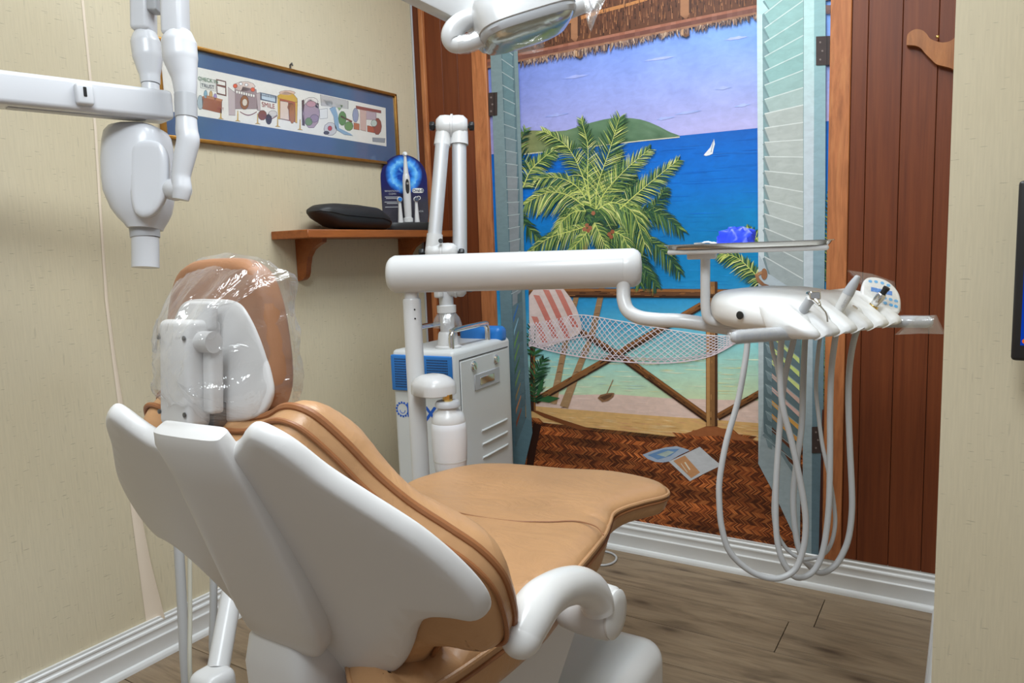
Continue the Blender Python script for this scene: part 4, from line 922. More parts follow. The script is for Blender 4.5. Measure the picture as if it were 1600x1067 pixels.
for z in (0.470, 0.425, 0.380): MB().tube([rp(0.15, z, 0.004), rp(0.17, z, 0.006), rp(0.31, z, 0.006), rp(0.33, z, 0.004)], 0.0035, 8).build('louvre', 'cabinet_grey', cab)
# chrome handles and blue top fitting
for a, side in ((0.035, 'r'), (LW-0.035, 'l')):
    path = [cn+f1*a+f2*y+Z3*z for y, z in ((0.05, CH-0.004), (0.05, CH+0.035), (0.058, CH+0.050), (0.075, CH+0.058), (0.26, CH+0.058), (0.277, CH+0.050), (0.285, CH+0.035), (0.285, CH-0.004))]
    MB().tube(spline(path, 5), 0.0095, 14).build('handle', 'chrome', cab)
bt = MB(); pts = [cn+f1*(LW*0.10)+f2*(LD-0.03)+Z3*CH, cn+f1*(LW*0.10)+f2*(LD-0.03)+Z3*(CH+0.03)]
bt.rbox(cn+f1*(LW*0.36)+f2*(LD-0.045)+Z3*(CH+0.012), (LW*0.36, 0.030, 0.030), ax, 0.020, 5); bt.build('top_fitting', 'blue_plastic', cab)
# arm: base pipe, nozzle dome, joints, tubes
pb = dep(700, 530, 2.33); pb = V((pb.x, pb.y, CH))
def at_pipe(y, px=701): d = ray(px, y); t = ((pb.x-CAM.x)*d.x+(pb.y-CAM.y)*d.y)/(d.x*d.x+d.y*d.y); return CAM+d*t
zt1 = at_pipe(452).z; zd = at_pipe(497).z; zc1 = at_pipe(483).z
MB().lathe([(0.042, 0.0), (0.042, 0.006), (0.034, 0.010), (0.030, 0.045), (0.027, 0.052)], pb).build('pipe_socket', 'white_plastic', cab)
MB().lathe([(0.0225, 0.05), (0.0225, zt1-CH+0.03)], pb).build('base_pipe', 'aluminium', cab)
MB().lathe([(0.030, zc1-CH-0.010), (0.0305, zc1-CH+0.012), (0.026, zc1-CH+0.014)], pb).build('collar', 'white_plastic', cab)
MB().lathe([(0.0245, zc1-CH-0.008), (0.030, zc1-CH-0.014), (0.040, zc1-CH-0.028), (0.0455, zc1-CH-0.046), (0.046, zc1-CH-0.056)], pb, caps=False).build('clear_hood', 'dome_clear', cab)
TD = 2.30
def joint(px, py, t, ln, r, name='joint', tilt=0.0):
    """two-lobed ball joint lying across the view with black knobs on both ends"""
    c0 = dep(px, py, t); a = (CR+CU*tilt).normalized()
    mb = MB()
    mb.lathe([(0.004, -ln), (r*0.62, -ln*0.97), (r*0.95, -ln*0.72), (r, -ln*0.4), (r*0.96, -0.004), (r*1.08, -0.003), (r*1.08, 0.003), (r*0.96, 0.004), (r, ln*0.4), (r*0.95, ln*0.72), (r*0.62, ln*0.97), (0.004, ln)], c0, a, 24)
    j = mb.build(name, 'white_plastic', cab, sharp=60)
    for s in (-1, 1):
        kb = MB(); o0 = c0+a*(s*(ln-0.004))
        rg = []
        for r_, h in ((0.006, 0), (0.006, 0.006), (0.012, 0.008), (0.013, 0.012), (0.013, 0.020), (0.010, 0.024)):
            b1 = a.cross(CU).normalized(); b2 = a.cross(b1)
            rg.append([o0+a*(s*h)+(b1*math.cos(2*PI*k/24)+b2*math.sin(2*PI*k/24))*(r_*(1+(0.10*math.cos(6*2*PI*k/24) if r_ > 0.009 else 0))) for k in range(24)])
        kb.loft(rg); kb.build('knob', 'black_plastic', j, sharp=60)
    return j
joint(706, 197, TD, 0.050, 0.034)
MB().tube([dep(718, 204, TD), dep(717.5, 226, TD)], [0.026, 0.0285], 20).build('upper_sleeve', 'white_plastic', cab); MB().tube([dep(694, 206, TD), dep(691, 228, TD)], [0.026, 0.0265], 20).build('upper_sleeve', 'white_plastic', cab)
MB().tube([dep(717.5, 224, TD), dep(719, 452, TD)], 0.0225, 20).build('outer_tube', 'aluminium', cab)
MB().tube([dep(691, 226, TD-0.03), dep(679, 370, TD-0.03)], 0.0215, 20).build('inner_tube', 'aluminium', cab)
MB().tube([dep(679.5, 366, TD-0.03), dep(677, 396, TD-0.03)], [0.0245, 0.026], 20).build('lower_sleeve', 'white_plastic', cab)
MB().rbox(dep(684, 430, TD-0.02), (0.012, 0.012, 0.07), None, 0.006).build('nozzle_stem', 'white_plastic', cab)
joint(690, 395, TD-0.03, 0.050, 0.031); joint(712, 450, TD+0.01, 0.034, 0.028)
MB().lathe([(0.006, 0), (0.007, 0.004), (0.007, 0.012)], dep(689, 377, TD-0.06), -_fw, 12).build('set_screw', 'black_plastic', cab)

# ================================================================== X-RAY UNIT
XT = 1.55
e_end = dep(262, 168, XT); e_st = dep(0, 141, XT*0.866); dA = (e_end-e_st); dA.z = 0; LA = dA.length; dA.normalize()
zA = (e_end.z+e_st.z)/2
xr = thing('xray_unit', V((e_st.x, e_st.y, zA)), 'wall-mounted dental X-ray head on a folding white arm by the picture', 'x-ray machine')
sA = dA.cross(Z3)
a0 = V((e_st.x, e_st.y, zA))-dA*0.55; a1 = V((e_end.x, e_end.y, zA))
MB().rbox((a0+a1)/2, ((a1-a0).length/2, 0.036, 0.030), (dA, sA, Z3), 0.010, 4).build('horizontal_arm', 'xray_white', xr)
wm = V((0.004, a0.y, a0.z)); MB().rbox(V((max(0.03, (a0.x)/2), a0.y+0.02, a0.z)), (max(0.028, a0.x/2-0.002), 0.05, 0.06), None, 0.012).build('wall_mount', 'xray_white', xr)
ft = a0+dA*0.0+(a1-a0)*0.80+sA*0.036
MB().rbox(onX(153, 165, ft.x+0.0) if False else V((ft.x, ft.y, zA))+sA*0.004, (0.016, 0.008, 0.020), (dA, sA, Z3), 0.006, 3).build('cable_hook', 'xray_white', xr); MB().rbox(V((ft.x, ft.y, zA))+sA*0.0125+Z3*0.004, (0.003, 0.001, 0.009), (dA, sA, Z3), 0.001, 1).build('hook_slot', 'black_plastic', xr)
MB().rbox(a0+(a1-a0)*0.80+Z3*-0.0305, (0.12, 0.010, 0.0012), (dA, sA, Z3), 0.001, 1).build('underside_slot', 'grey_plastic', xr)
def drop(mb, pts, rad, n=20, sq=(1, 1)): return mb.tube(spline(pts, 6), rad, n, squash=sq)
def taper(name, pts, rad, mat='xray_white', par=xr, sq=None, n=22):
    sp = spline([V(p) for p in pts], 6); m = len(sp); R_ = []
    for i in range(m):
        u = i/(m-1)*(len(rad)-1); k = min(len(rad)-2, int(u)); R_.append(rad[k]+(rad[k+1]-rad[k])*(u-k))
    return MB().tube(sp, R_, n, squash=sq).build(name, mat, par, sharp=60)
K = XT/FPX
taper('pivot_collar', [dep(235.5, 152, XT), dep(235, 132, XT)], [13.5*K, 13*K])
taper('lower_arm_knuckle', [dep(235, 131, XT), dep(234, 118, XT), dep(231, 90, XT), dep(228, 66, XT), dep(228, 50, XT)], [14*K, 15*K, 22*K, 22*K, 15*K])
MB().rbox((dep(225, 52, XT)+dep(222, -190, XT))/2+V((0, 0.0, 0)), (0.019, 0.026, (dep(222, -190, XT)-dep(225, 52, XT)).length/2), (CR, _fw.cross(CR).cross(CR)*-1, (dep(222, -190, XT)-dep(225, 52, XT)).normalized()), 0.008).build('lower_arm', 'xray_white', xr)
XT2 = XT-0.06; K2 = XT2/FPX
MB().rbox((dep(275, 60, XT2)+dep(268, -190, XT2))/2, (0.021, 0.026, (dep(268, -190, XT2)-dep(275, 60, XT2)).length/2), (CR, _fw.cross(CR).cross(CR)*-1, (dep(268, -190, XT2)-dep(275, 60, XT2)).normalized()), 0.008).build('upper_arm', 'xray_white', xr)
MB().rbox((dep(243, 20, XT-0.01)+dep(240, -190, XT-0.01))/2, (0.010, 0.016, 0.14), (CR, _fw, CU), 0.004).build('arm_channel', 'grey_plastic', xr)
MB().rbox((dep(246, -195, XT2)+dep(246, -205, XT2))/2, (0.06, 0.035, 0.03), (CR, _fw, CU), 0.02).build('elbow', 'xray_white', xr)
taper('upper_arm_knuckle', [dep(281, 48, XT2), dep(280, 66, XT2), dep(282, 92, XT2), dep(288, 122, XT2), dep(290, 150, XT2)], [17*K2, 26*K2, 26*K2, 19*K2, 15.5*K2])
taper('yoke_ring', [dep(290, 148, XT2), dep(291, 184, XT2)], [16.6*K2, 16.6*K2], 'grey_plastic')
taper('yoke_arm', [dep(291, 182, XT2), dep(292, 205, XT2), dep(294, 220, XT2), dep(288, 248, XT2), dep(283, 275, XT2), dep(284, 295, XT2), dep(282, 312, XT2)], [15*K2, 16.5*K2, 17*K2, 16*K2, 14*K2, 15*K2, 12*K2])
taper('yoke_knuckle', [dep(262, 296, XT2+0.03), dep(275, 296, XT2+0.01), dep(290, 296, XT2)], [15*K2, 18*K2, 14*K2])
# tube head: rounded housing
def sup(a, e): return math.copysign(abs(math.cos(a))**e, math.cos(a)), math.copysign(abs(math.sin(a))**e, math.sin(a))
hd = MB(); rg = []
HD_ = [(193, 0.40, 1), (194, 0.62, 0), (198, 0.82, -1), (206, 0.94, -2), (222, 1.0, -2), (250, 1.03, -2), (276, 1.03, -1), (296, 1.0, 0), (314, 0.94, 2), (330, 0.84, 4), (343, 0.68, 6), (352, 0.53, 8), (358, 0.46, 9)]
for y, s, sh in HD_:
    c0 = dep(218+sh, y+6 if y < 300 else y, XT); rg.append([c0+CR*(sup(a, 0.62)[0]*46*K*s)+_fw*(sup(a, 0.62)[1]*0.060*(0.35+0.65*s)) for a in [2*PI*k/32 for k in range(32)]])
hd.loft(rg); hd.build('tube_head', 'xray_white', xr, sharp=60)
fpn = MB(); ol = spline([(208, 226), (228, 219), (250, 223), (261, 243), (262, 280), (256, 312), (240, 335), (222, 340), (208, 326), (202, 285), (202, 248)], 6, True)
pad(fpn, [(q.x*K, -q.y*K) for q in ol], lambda u, v, off: dep(u/K, -v/K, XT-0.055)-_fw*off, 0.006, 0.03, 0.012, 0.02, step=0.02, rings=3); fpn.build('face_plate', 'xray_white', xr, sharp=60)
taper('cone_ring', [dep(226, 357, XT), dep(227, 371, XT)], [22*K, 21.5*K], 'grey_plastic')
taper('cone', [dep(227, 371, XT), dep(227.5, 418, XT)], [20*K, 20*K])

# ================================================================== OPERATING LIGHT
LT = 1.40; KL = LT/FPX
li = thing('operating_light', dep(825, 60, LT), 'white overhead dental light with mirrored lens and film-wrapped handles', 'dental light')
up2 = (CU*0.93-CR*(-0.0)).normalized()
lx = (CR*0.93+CU*0.33+_fw*0.10).normalized(); lz = (Z3*0.95+_fw*0.02); lz = (lz-lx*lz.dot(lx)).normalized(); ly = lz.cross(lx)
lc = dep(819, 34, LT)
def lring(hx, hy, z, e=0.5, n=40, dx=0.0): return [lc+lx*(sup(a, e)[0]*hx+dx)+ly*(sup(a, e)[1]*hy)+lz*z for a in [2*PI*k/n for k in range(n)]]
hs = MB(); hs.loft([lring(0.05, 0.03, 0.075), lring(0.077, 0.055, 0.068), lring(0.091, 0.072, 0.045), lring(0.0955, 0.080, 0.010), lring(0.0955, 0.082, -0.004), lring(0.091, 0.078, -0.006)]); hs.build('lamp_housing', 'white_plastic', li, sharp=50)
bz = MB(); bz.loft([lring(0.093, 0.079, -0.005), lring(0.0945, 0.081, -0.012), lring(0.090, 0.076, -0.020), lring(0.086, 0.071, -0.020)], caps=False); bz.build('bezel', 'grey_plastic', li, sharp=50)
ls = MB(); ls.loft([lring(0.089, 0.075, -0.014), lring(0.087, 0.073, -0.020), lring(0.078, 0.064, -0.030), lring(0.058, 0.045, -0.036), lring(0.02, 0.016, -0.039)]); ls.build('reflector_lens', 'lens_glass', li, sharp=60)
taper('handle', [lc+lx*0.082-lz*0.004, lc+lx*0.155+lz*0.002], [0.017, 0.016], 'white_plastic', li)
yk = spline([dep(744, 26, LT), dep(726, 32, LT), dep(711, 44, LT), dep(705, 58, LT), dep(711, 69, LT), dep(728, 69, LT-0.01), dep(754, 60, LT-0.01)], 6); m = len(yk)
MB().capsule(yk, [(12+4.5*math.sin(PI*min(1, i/m*1.35)))*KL for i in range(m)], 22).build('yoke', 'white_plastic', li, sharp=60)
b0_, b1_ = dep(758, 36, LT+0.03), dep(560, -62, LT-0.05); bd = (b1_-b0_).normalized(); bs_ = bd.cross(_fw).normalized()
MB().rbox((b0_+b1_)/2, ((b1_-b0_).length/2, 0.025, 0.022), (bd, bs_, bd.cross(bs_)), 0.004, 2).build('support_arm', 'white_plastic', li)
pz = dep(762, -40, LT+0.10); MB().rbox(pz, (0.014, 0.014, 0.10), (CR, _fw, Z3), 0.003, 2).build('rear_bracket', 'white_plastic', li)
for k in range(3): MB().lathe([(0.0035, 0), (0.0035, 0.002)], dep(759+k*0.5, 2+k*11, LT+0.083), -_fw, 10).build('bracket_bolt', 'black_plastic', li)
def film_flap(name, px, t, par, seed=1, mat='soft_film', th=0.012):
    """crumpled film corner: two thin folded leaves"""
    random.seed(seed); mb = MB(); pts = [dep(x, y, t+random.uniform(-th, th)) for x, y in px]; c = sum(pts, V((0, 0, 0)))/len(pts)
    for s in (-1, 1):
        q = [p_+_fw*(s*th*random.uniform(0.2, 1.0)) for p_ in pts]; cc_ = c+_fw*(s*th*1.3); n = len(q)
        mb.add(q+[cc_], [(i, (i+1) % n, n) for i in range(n)])
    return mb.build(name, mat, par, smooth=False)
film_flap('plastic_sleeve', [(912, 2), (938, -22), (948, -6), (934, 22), (924, 48), (919, 34)], LT-0.01, li, 3); film_flap('plastic_sleeve', [(798, 72), (826, 66), (846, 56), (851, 76), (836, 82), (812, 84)], LT-0.07, li, 5, 'clear_film')
sm = MB(); sm.tube([dep(716, 70, LT-0.01), dep(728, 69, LT-0.01), dep(740, 65, LT-0.01), dep(750, 61, LT-0.01)], [13.8*KL, 14.6*KL, 14.2*KL, 14.4*KL], 18, False); sm.build('handle_film', 'clear_film', li)

# ================================================================== DENTAL CHAIR
psi, rho, kB = 0.022, 0.495, 0.315
BO = V((1.108, -1.645, 0.558)); cF = V((-math.sin(psi), math.cos(psi), 0)); cRt = V((math.cos(psi), math.sin(psi), 0))
bU = -cF*math.sin(rho)+Z3*math.cos(rho); bN = cF*math.cos(rho)+Z3*math.sin(rho)
def SB(u, v, off=0.0, k=kB): return BO+bU*v+cRt*u+bN*(k*u*u+off)
chair = thing('dental_chair', (1.10, -1.25, 0.0), 'tan leather dental chair with white shell and film-wrapped headrest', 'dental chair')
def sym(half): return [(u, v) for u, v in half]+[(-u, v) for u, v in half[::-1] if abs(u) > 1e-6]
shell = [(0, 0.338), (0.04, 0.339), (0.069, 0.346), (0.089, 0.358), (0.104, 0.37), (0.119, 0.376), (0.137, 0.368), (0.156, 0.351), (0.178, 0.32), (0.206, 0.290), (0.233, 0.262), (0.255, 0.236), (0.275, 0.202), (0.290, 0.165), (0.295, 0.135), (0.289, 0.112), (0.273, 0.101), (0.248, 0.103), (0.223, 0.100), (0.201, 0.086), (0.181, 0.060), (0.160, 0.024), (0.126, -0.023), (0.083, -0.060), (0.04, -0.082), (0, -0.088)]
so = [(q.x, q.y) for q in spline(sym(shell), 4, True)]
mb = MB(); pad(mb, so, lambda u, v, off: SB(u, v, off), 0.006, 0.016, 0.010, 0.013, step=0.022, rings=5); mb.build('backrest_shell', 'shell_white', chair, sharp=70)
cush = [(0, 0.33), (0.035, 0.331), (0.066, 0.338), (0.09, 0.349), (0.108, 0.352), (0.126, 0.346), (0.14, 0.331), (0.157, 0.3), (0.174, 0.26), (0.2, 0.218), (0.234, 0.181), (0.262, 0.147), (0.276, 0.110), (0.276, 0.07), (0.268, 0.025), (0.254, 0.002), (0.225, -0.002), (0.199, 0.000), (0.172, -0.010), (0.146, -0.040), (0.111, -0.096), (0.081, -0.138), (0.04, -0.160), (0, -0.165)]
co = [(q.x, q.y) for q in spline(sym(cush), 4, True)]
def pleat(u, v, d): return 0.006*math.exp(-(d-0.035)**2/0.0006)*math.sin(60*v+25*u)
mb = MB(); pad(mb, co, lambda u, v, off: SB(u, v, 0.05+off), 0.045, 0.046, 0.05, 0.028, step=0.022, rings=5, extra=pleat); bc_ = mb.build('backrest_cushion', 'tan_leather', chair, sharp=75)
loop = [SB(u, v, 0.052) for u, v in co]; MB().tube(loop+[loop[0], loop[1]], 0.0048, 8, False).build('piping', 'brown_piping', bc_)
loop = [SB(u*1.004, v, 0.030) for u, v in co]; MB().tube(loop+[loop[0], loop[1]], 0.0030, 8, False).build('piping', 'brown_piping', bc_)
# central spine cover
def rrect(cx, hw, d0, d1, n=8, r=0.35):
    return [(cx+hw*math.copysign(abs(math.cos(a))**0.35, math.cos(a)), (d0+d1)/2+(d1-d0)/2*math.copysign(abs(math.sin(a))**0.35, math.sin(a))) for a in [2*PI*k/32 for k in range(32)]]
rg = []
for v, cx, hw, out in ((0.366, 0.020, 0.050, -0.012), (0.364, 0.020, 0.054, -0.020), (0.35, 0.020, 0.057, -0.026), (0.30, 0.018, 0.060, -0.028), (0.22, 0.009, 0.067, -0.033), (0.14, 0.0, 0.072, -0.039), (0.075, -0.010, 0.073, -0.044), (0.040, -0.016, 0.069, -0.046), (0.016, -0.020, 0.060, -0.043), (0.004, -0.022, 0.050, -0.034)):
    rg.append([SB(u, v, d) for u, d in rrect(cx, hw, out, 0.0)])
MB().loft(rg).build('spine_cover', 'shell_white', chair, sharp=50)
pl_ = MB(); rg = []
for z, hw, y0_, y1_ in ((0.575, 0.040, -1.69, -1.62), (0.555, 0.054, -1.70, -1.60), (0.52, 0.062, -1.705, -1.58), (0.42, 0.064, -1.70, -1.56), (0.25, 0.064, -1.68, -1.52), (0.0, 0.064, -1.66, -1.50)):
    rg.append([V((1.070+hw*math.copysign(abs(math.cos(a))**0.4, math.cos(a)), (y0_+y1_)/2+(y1_-y0_)/2*math.copysign(abs(math.sin(a))**0.4, math.sin(a)), z)) for a in [2*PI*k/28 for k in range(28)]])
pl_.loft(rg); pl_.build('hinge_column', 'shell_white', chair, sharp=50)
# headrest (tilted a little forward of vertical)
HX, HY, HZ = 1.080, -1.735, 0.950
hU = V((0, 0.09, 0.996)); hN = V((0, 0.996, -0.09))
def SH(u, v, off): return V((HX+u, HY, HZ))+hU*(v-HZ)+hN*(off+0.5*u*u)
hh = [(0, 1.054), (0.048, 1.051), (0.076, 1.036), (0.092, 1.006), (0.101, 0.970), (0.106, 0.935), (0.105, 0.907), (0.092, 0.882), (0.056, 0.864), (0, 0.857)]
ho_ = [(q.x, q.y) for q in spline(sym(hh), 6, True)]
mb = MB(); pad(mb, ho_, SH, 0.016, 0.020, 0.05, 0.012, step=0.016, rings=5); hc = mb.build('headrest_cushion', 'tan_side', chair, sharp=75)
hp = sym([(0, 1.006), (0.046, 1.003), (0.068, 0.985), (0.087, 0.953), (0.099, 0.920), (0.100, 0.899), (0.085, 0.878), (0.05, 0.868), (0, 0.863)]); hp = [(q.x, q.y) for q in spline(hp, 5, True)]
mb = MB(); pad(mb, hp, lambda u, v, off: SH(u, v, -0.019+off), 0.003, 0.004, 0.004, 0.005, step=0.02, rings=2); mb.build('headrest_plate', 'shell_white', chair, sharp=60)
bxs = (X3, hU, hN); bcn = V((1.076, -1.780, 0.926))
MB().rbox(bcn, (0.028, 0.060, 0.023), bxs, 0.008, 4).build('headrest_bracket', 'shell_white', chair)
MB().rbox(V((1.088, -1.768, 0.990)), (0.022, 0.016, 0.006), bxs, 0.004, 3).build('bracket_plate', 'shell_white', chair)
MB().rbox(V((1.086, -1.772, 0.862)), (0.025, 0.030, 0.010), bxs, 0.002, 2).build('glide_bar', 'dark_metal', chair)
lv = MB(); lv.tube([V((1.100, -1.782, 0.962)), V((1.122, -1.780, 0.962))], 0.012, 18); lv.rbox(V((1.112, -1.778, 0.918)), (0.008, 0.036, 0.009), bxs, 0.004, 3); lv.build('release_lever', 'shell_white', chair)
for u, v in ((-0.024, 0.040), (0.022, 0.040), (0.022, -0.044), (-0.024, -0.044)): MB().lathe([(0.0028, 0), (0.0028, 0.0012), (0.0015, 0.0016)], bcn+X3*u+hU*v-hN*0.0230, -hN, 10).build('screw', 'dark_metal', chair)
# film bag over the headrest
ctr_v = 0.950; hf2 = []
for u, v in ho_:
    a = math.atan2(v-ctr_v, u); k = 1.045+0.17*math.exp(-((a-0.66)/0.13)**2)+0.22*math.exp(-((a-(PI-0.42))/0.14)**2)+0.05*math.sin(9*a)*0.3
    hf2.append((u*k, ctr_v+(v-ctr_v)*k))
def SF(u, v, off):
    f = min(1, max(0, -off/0.075)) if off < 0 else 0
    nz = noise.noise(V((u*38, v*38, off*30)))*0.007+noise.noise(V((u*90, v*90, off*60+3)))*0.0028
    return SH(u*(1-0.50*f)+0.004*f, ctr_v-0.02*f+(v-ctr_v)*(1-0.30*f), off+nz)
mb = MB(); pad(mb, hf2, SF, 0.034, 0.078, 0.045, 0.075, step=0.011, rings=4); mb.build('headrest_film', 'clear_film', chair, sharp=28)
# seat and leg-rest cushion
SZT = 0.53
so_ = [(1.262, -1.660), (1.270, -1.62), (1.282, -1.567), (1.297, -1.47), (1.304, -1.373), (1.300, -1.31), (1.292, -1.253), (1.283, -1.18), (1.272, -1.109), (1.255, -1.050), (1.242, -1.005), (1.248, -0.965), (1.270, -0.915), (1.294, -0.870), (1.292, -0.835), (1.250, -0.798), (1.142, -0.778), (1.026, -0.806), (0.898, -0.829), (0.822, -0.868), (0.780, -0.945), (0.756, -1.03), (0.768, -1.09), (0.800, -1.14), (0.822, -1.20), (0.832, -1.28), (0.842, -1.36), (0.870, -1.43), (0.92, -1.48), (0.99, -1.53), (1.08, -1.58), (1.16, -1.65), (1.225, -1.69)]
sol = [(q.x, q.y) for q in spline(so_, 4, True)]
def zs(x, y): return SZT+0.010*math.exp(-((y+1.05)/0.12)**2)*0+(-0.02*max(0, (-1.3-y))/0.35)
def ST(x, y, off):
    if off < 0: off *= 1-0.42*max(0, min(1, (y+1.12)/0.18))
    return V((x, y, zs(x, y)+off))
def wr(u, v, d):
    seam = -0.004*math.exp(-((v+1.10-0.10*(u-1.0))/0.006)**2)
    n = noise.noise(V((u*5+2, v*9, 0)))*0.005*min(1, d/0.06)
    rear = 0.004*math.sin((v+0.4*u)*150)*math.exp(-((d-0.03)/0.03)**2)*(1 if v < -1.33 else 0)
    return seam+n+rear
mb = MB(); pad(mb, sol, ST, 0.022, 0.075, 0.055, 0.022, step=0.025, rings=5, extra=wr); sc_ = mb.build('seat_cushion', 'tan_leather', chair, sharp=75)
for dz, r_ in ((0.0, 0.0042), (-0.016, 0.0032)):
    loop = [ST(x, y, dz) for x, y in sol]; MB().tube(loop+[loop[0], loop[1]], r_, 8, False).build('piping', 'brown_piping' if dz else 'tan_leather', sc_)
sm_ = [onZ(x, y, 0.5535) for x, y in ((627, 765), (650, 776), (681, 790), (731, 804), (798, 813.6), (857, 815), (899, 814), (930, 822), (943, 836))]
MB().tube(spline(sm_, 6), 0.0012, 6).build('seam', 'tan_side', sc_)
# underside frame, pedestal, base cover
uf = MB(); ul = [(0.66*(x-1.05)+1.05, (y+1.30)*0.62-1.30) for x, y in sol]
pad(uf, ul, lambda x, y, off: V((x, y, 0.455+off)), 0.02, 0.045, 0.02, 0.03, step=0.06, rings=3); uf.build('seat_pan', 'shell_white', chair, sharp=60)
sp_ = MB(); sp_.prism([(1.235, -1.66, 0.47), (1.235, -1.20, 0.47), (1.235, -1.12, 0.40), (1.235, -1.30, 0.24), (1.235, -1.62, 0.24)], (-0.24, 0, 0)); sp_.build('lift_housing', 'shell_white', chair, sharp=30)
MB().rbox((1.12, -1.16, 0.115), (0.185, 0.285, 0.115), None, 0.045, 6).build('base_cover', 'warm_white', chair)
MB().rbox((1.12, -1.16, 0.010), (0.192, 0.292, 0.010), None, 0.006, 2).build('base_plate', 'grey_plastic', chair)
MB().lathe([(0.017, 0), (0.017, 0.004), (0.012, 0.006)], (1.304, -0.985, 0.10), (1, 0, 0), 18).build('base_knob', 'grey_plastic', chair)
MB().rbox((1.06, -1.30, 0.30), (0.09, 0.16, 0.12), None, 0.02, 3).build('pedestal', 'shell_white', chair)
# armrest
AX = 1.372
ap = [onX(x, y, AX) for x, y in ((815, 993), (820, 980), (832, 957), (850, 935), (876, 919), (902, 914), (922, 922), (932, 938), (934, 952))]
sp = spline(ap, 6); m = len(sp); arm = MB().capsule(sp, [0.0275+0.003*math.sin(PI*min(1, i/(m*0.5)))**2-0.002*(i/m) for i in range(m)], 22, squash=(0.95, 1.0), end=False).build('armrest', 'warm_white', chair, sharp=70)
hb = onX(927, 951, AX-0.02)
MB().lathe([(0.032, -0.050), (0.037, -0.044), (0.0405, -0.02), (0.041, 0.012), (0.0395, 0.030), (0.036, 0.034)], hb, X3, 36).build('armrest_hub', 'shell_white', arm); MB().lathe([(0.036, 0.0335), (0.037, 0.035), (0.037, 0.038), (0.034, 0.0405), (0.02, 0.0425), (0.004, 0.043)], hb, X3, 36).build('hub_cap', 'warm_white', arm)
MB().tube([hb-X3*0.04, hb-X3*0.14], 0.022, 16).build('armrest_mount', 'dark_metal', arm)

# ================================================================== DELIVERY UNIT
DB = V((0.640, -0.861, 0.0))
du = thing('delivery_unit', DB, 'white dental delivery unit with post, swing arm and instrument console', 'delivery unit')
def post_z(y, px=648): d = ray(px, y); t = ((DB.x-CAM.x)*d.x+(DB.y-CAM.y)*d.y)/(d.x*d.x+d.y*d.y); return (CAM+d*t).z
zp = post_z(466)
MB().lathe([(0.075, 0.0), (0.075, 0.008), (0.06, 0.014), (0.026, 0.018)], DB).build('floor_flange', 'white_plastic', du)
MB().lathe([(0.0225, 0.012), (0.0225, zp-0.004), (0.0205, zp)], DB).build('post', 'white_plastic', du); MB().lathe([(0.0178, zp-0.002), (0.0178, zp+0.05)], DB).build('post_neck', 'white_plastic', du)
for yy in (484, 498): MB().lathe([(0.0022, 0), (0.0022, 0.0012)], V((DB.x, DB.y, post_z(yy)))+(-_fw*0.92+CR*0.38).normalized()*0.0222, (-_fw*0.92+CR*0.38), 10).build('post_screw', 'black_plastic', du)
aL = dep(606, 429, 1.83); aR = dep(1003, 418, 1.76); zz_ = (aL.z+aR.z)/2; da = (aR-aL).normalized()
rA = 0.0465
def along(f): return aL.lerp(aR, f)
LEN = (aR-aL).length
prf = [(0.010, 0.0), (0.034, 0.003), (0.041, 0.009), (rA, 0.02), (rA, LEN*0.925)]
MB().lathe(prf, aL, da, 36).build('flex_arm', 'white_plastic', du, sharp=50)
MB().lathe([(rA*0.985, LEN*0.925), (rA, LEN*0.928), (rA, LEN-0.02), (0.041, LEN-0.009), (0.034, LEN-0.003), (0.010, LEN)], aL, da, 36).build('arm_end_cap', 'white_plastic', du, sharp=50)
MB().rbox(V((DB.x, DB.y, zp+0.046))+da*0.02, (0.03, 0.018, 0.006), (da, da.cross(Z3), Z3), 0.003, 2).build('pivot_boot', 'black_plastic', du)
# head frame
hA = V((1.535, -0.829, 0.0)); hB = V((1.658, -0.514, 0.0)); e1 = (hB-hA).normalized(); e2 = V((-e1.y, e1.x, 0))
def HP(a, s, z): return hA+e1*a+e2*s+Z3*z
tp = [dep(974, 436, 1.75), dep(974, 452, 1.75), dep(975, 470, 1.745), dep(982, 486, 1.735), dep(1000, 496, 1.72), dep(1030, 500, 1.70), dep(1070, 502, 1.67), HP(0.13, 0.20, 0.858), HP(0.17, 0.14, 0.858)]
MB().tube(spline(tp, 8), 0.0165, 20).build('drop_tube', 'white_plastic', du, sharp=60)
rg = []
for s, a_, b_, zb, zt in ((-0.012, 0.03, 0.31, 0.884, 0.894), (-0.006, 0.012, 0.33, 0.874, 0.906), (0.02, 0.0, 0.345, 0.868, 0.922), (0.07, -0.004, 0.345, 0.865, 0.940), (0.13, 0.004, 0.325, 0.864, 0.950), (0.19, 0.024, 0.285, 0.868, 0.952), (0.225, 0.05, 0.245, 0.876, 0.948), (0.243, 0.085, 0.205, 0.892, 0.936), (0.248, 0.12, 0.17, 0.906, 0.922)):
    c0, hw, cz, hz = (a_+b_)/2, (b_-a_)/2, (zb+zt)/2, (zt-zb)/2
    rg.append([HP(c0+hw*sup(a, 0.55)[0], s, cz+hz*sup(a, 0.7)[1]) for a in [2*PI*k/40 for k in range(40)]])
MB().loft(rg).build('console_body', 'console_white', du, sharp=60)
MB().lathe([(0.008, 0), (0.0085, 0.002), (0.006, 0.003)], HP(-0.003, 0.11, 0.905), -e1, 16).build('console_port', 'black_plastic', du)
MB().rbox(HP(0.17, 0.15, 0.858), (0.05, 0.03, 0.010), (e1, e2, Z3), 0.004, 2).build('console_mount', 'white_plastic', du)
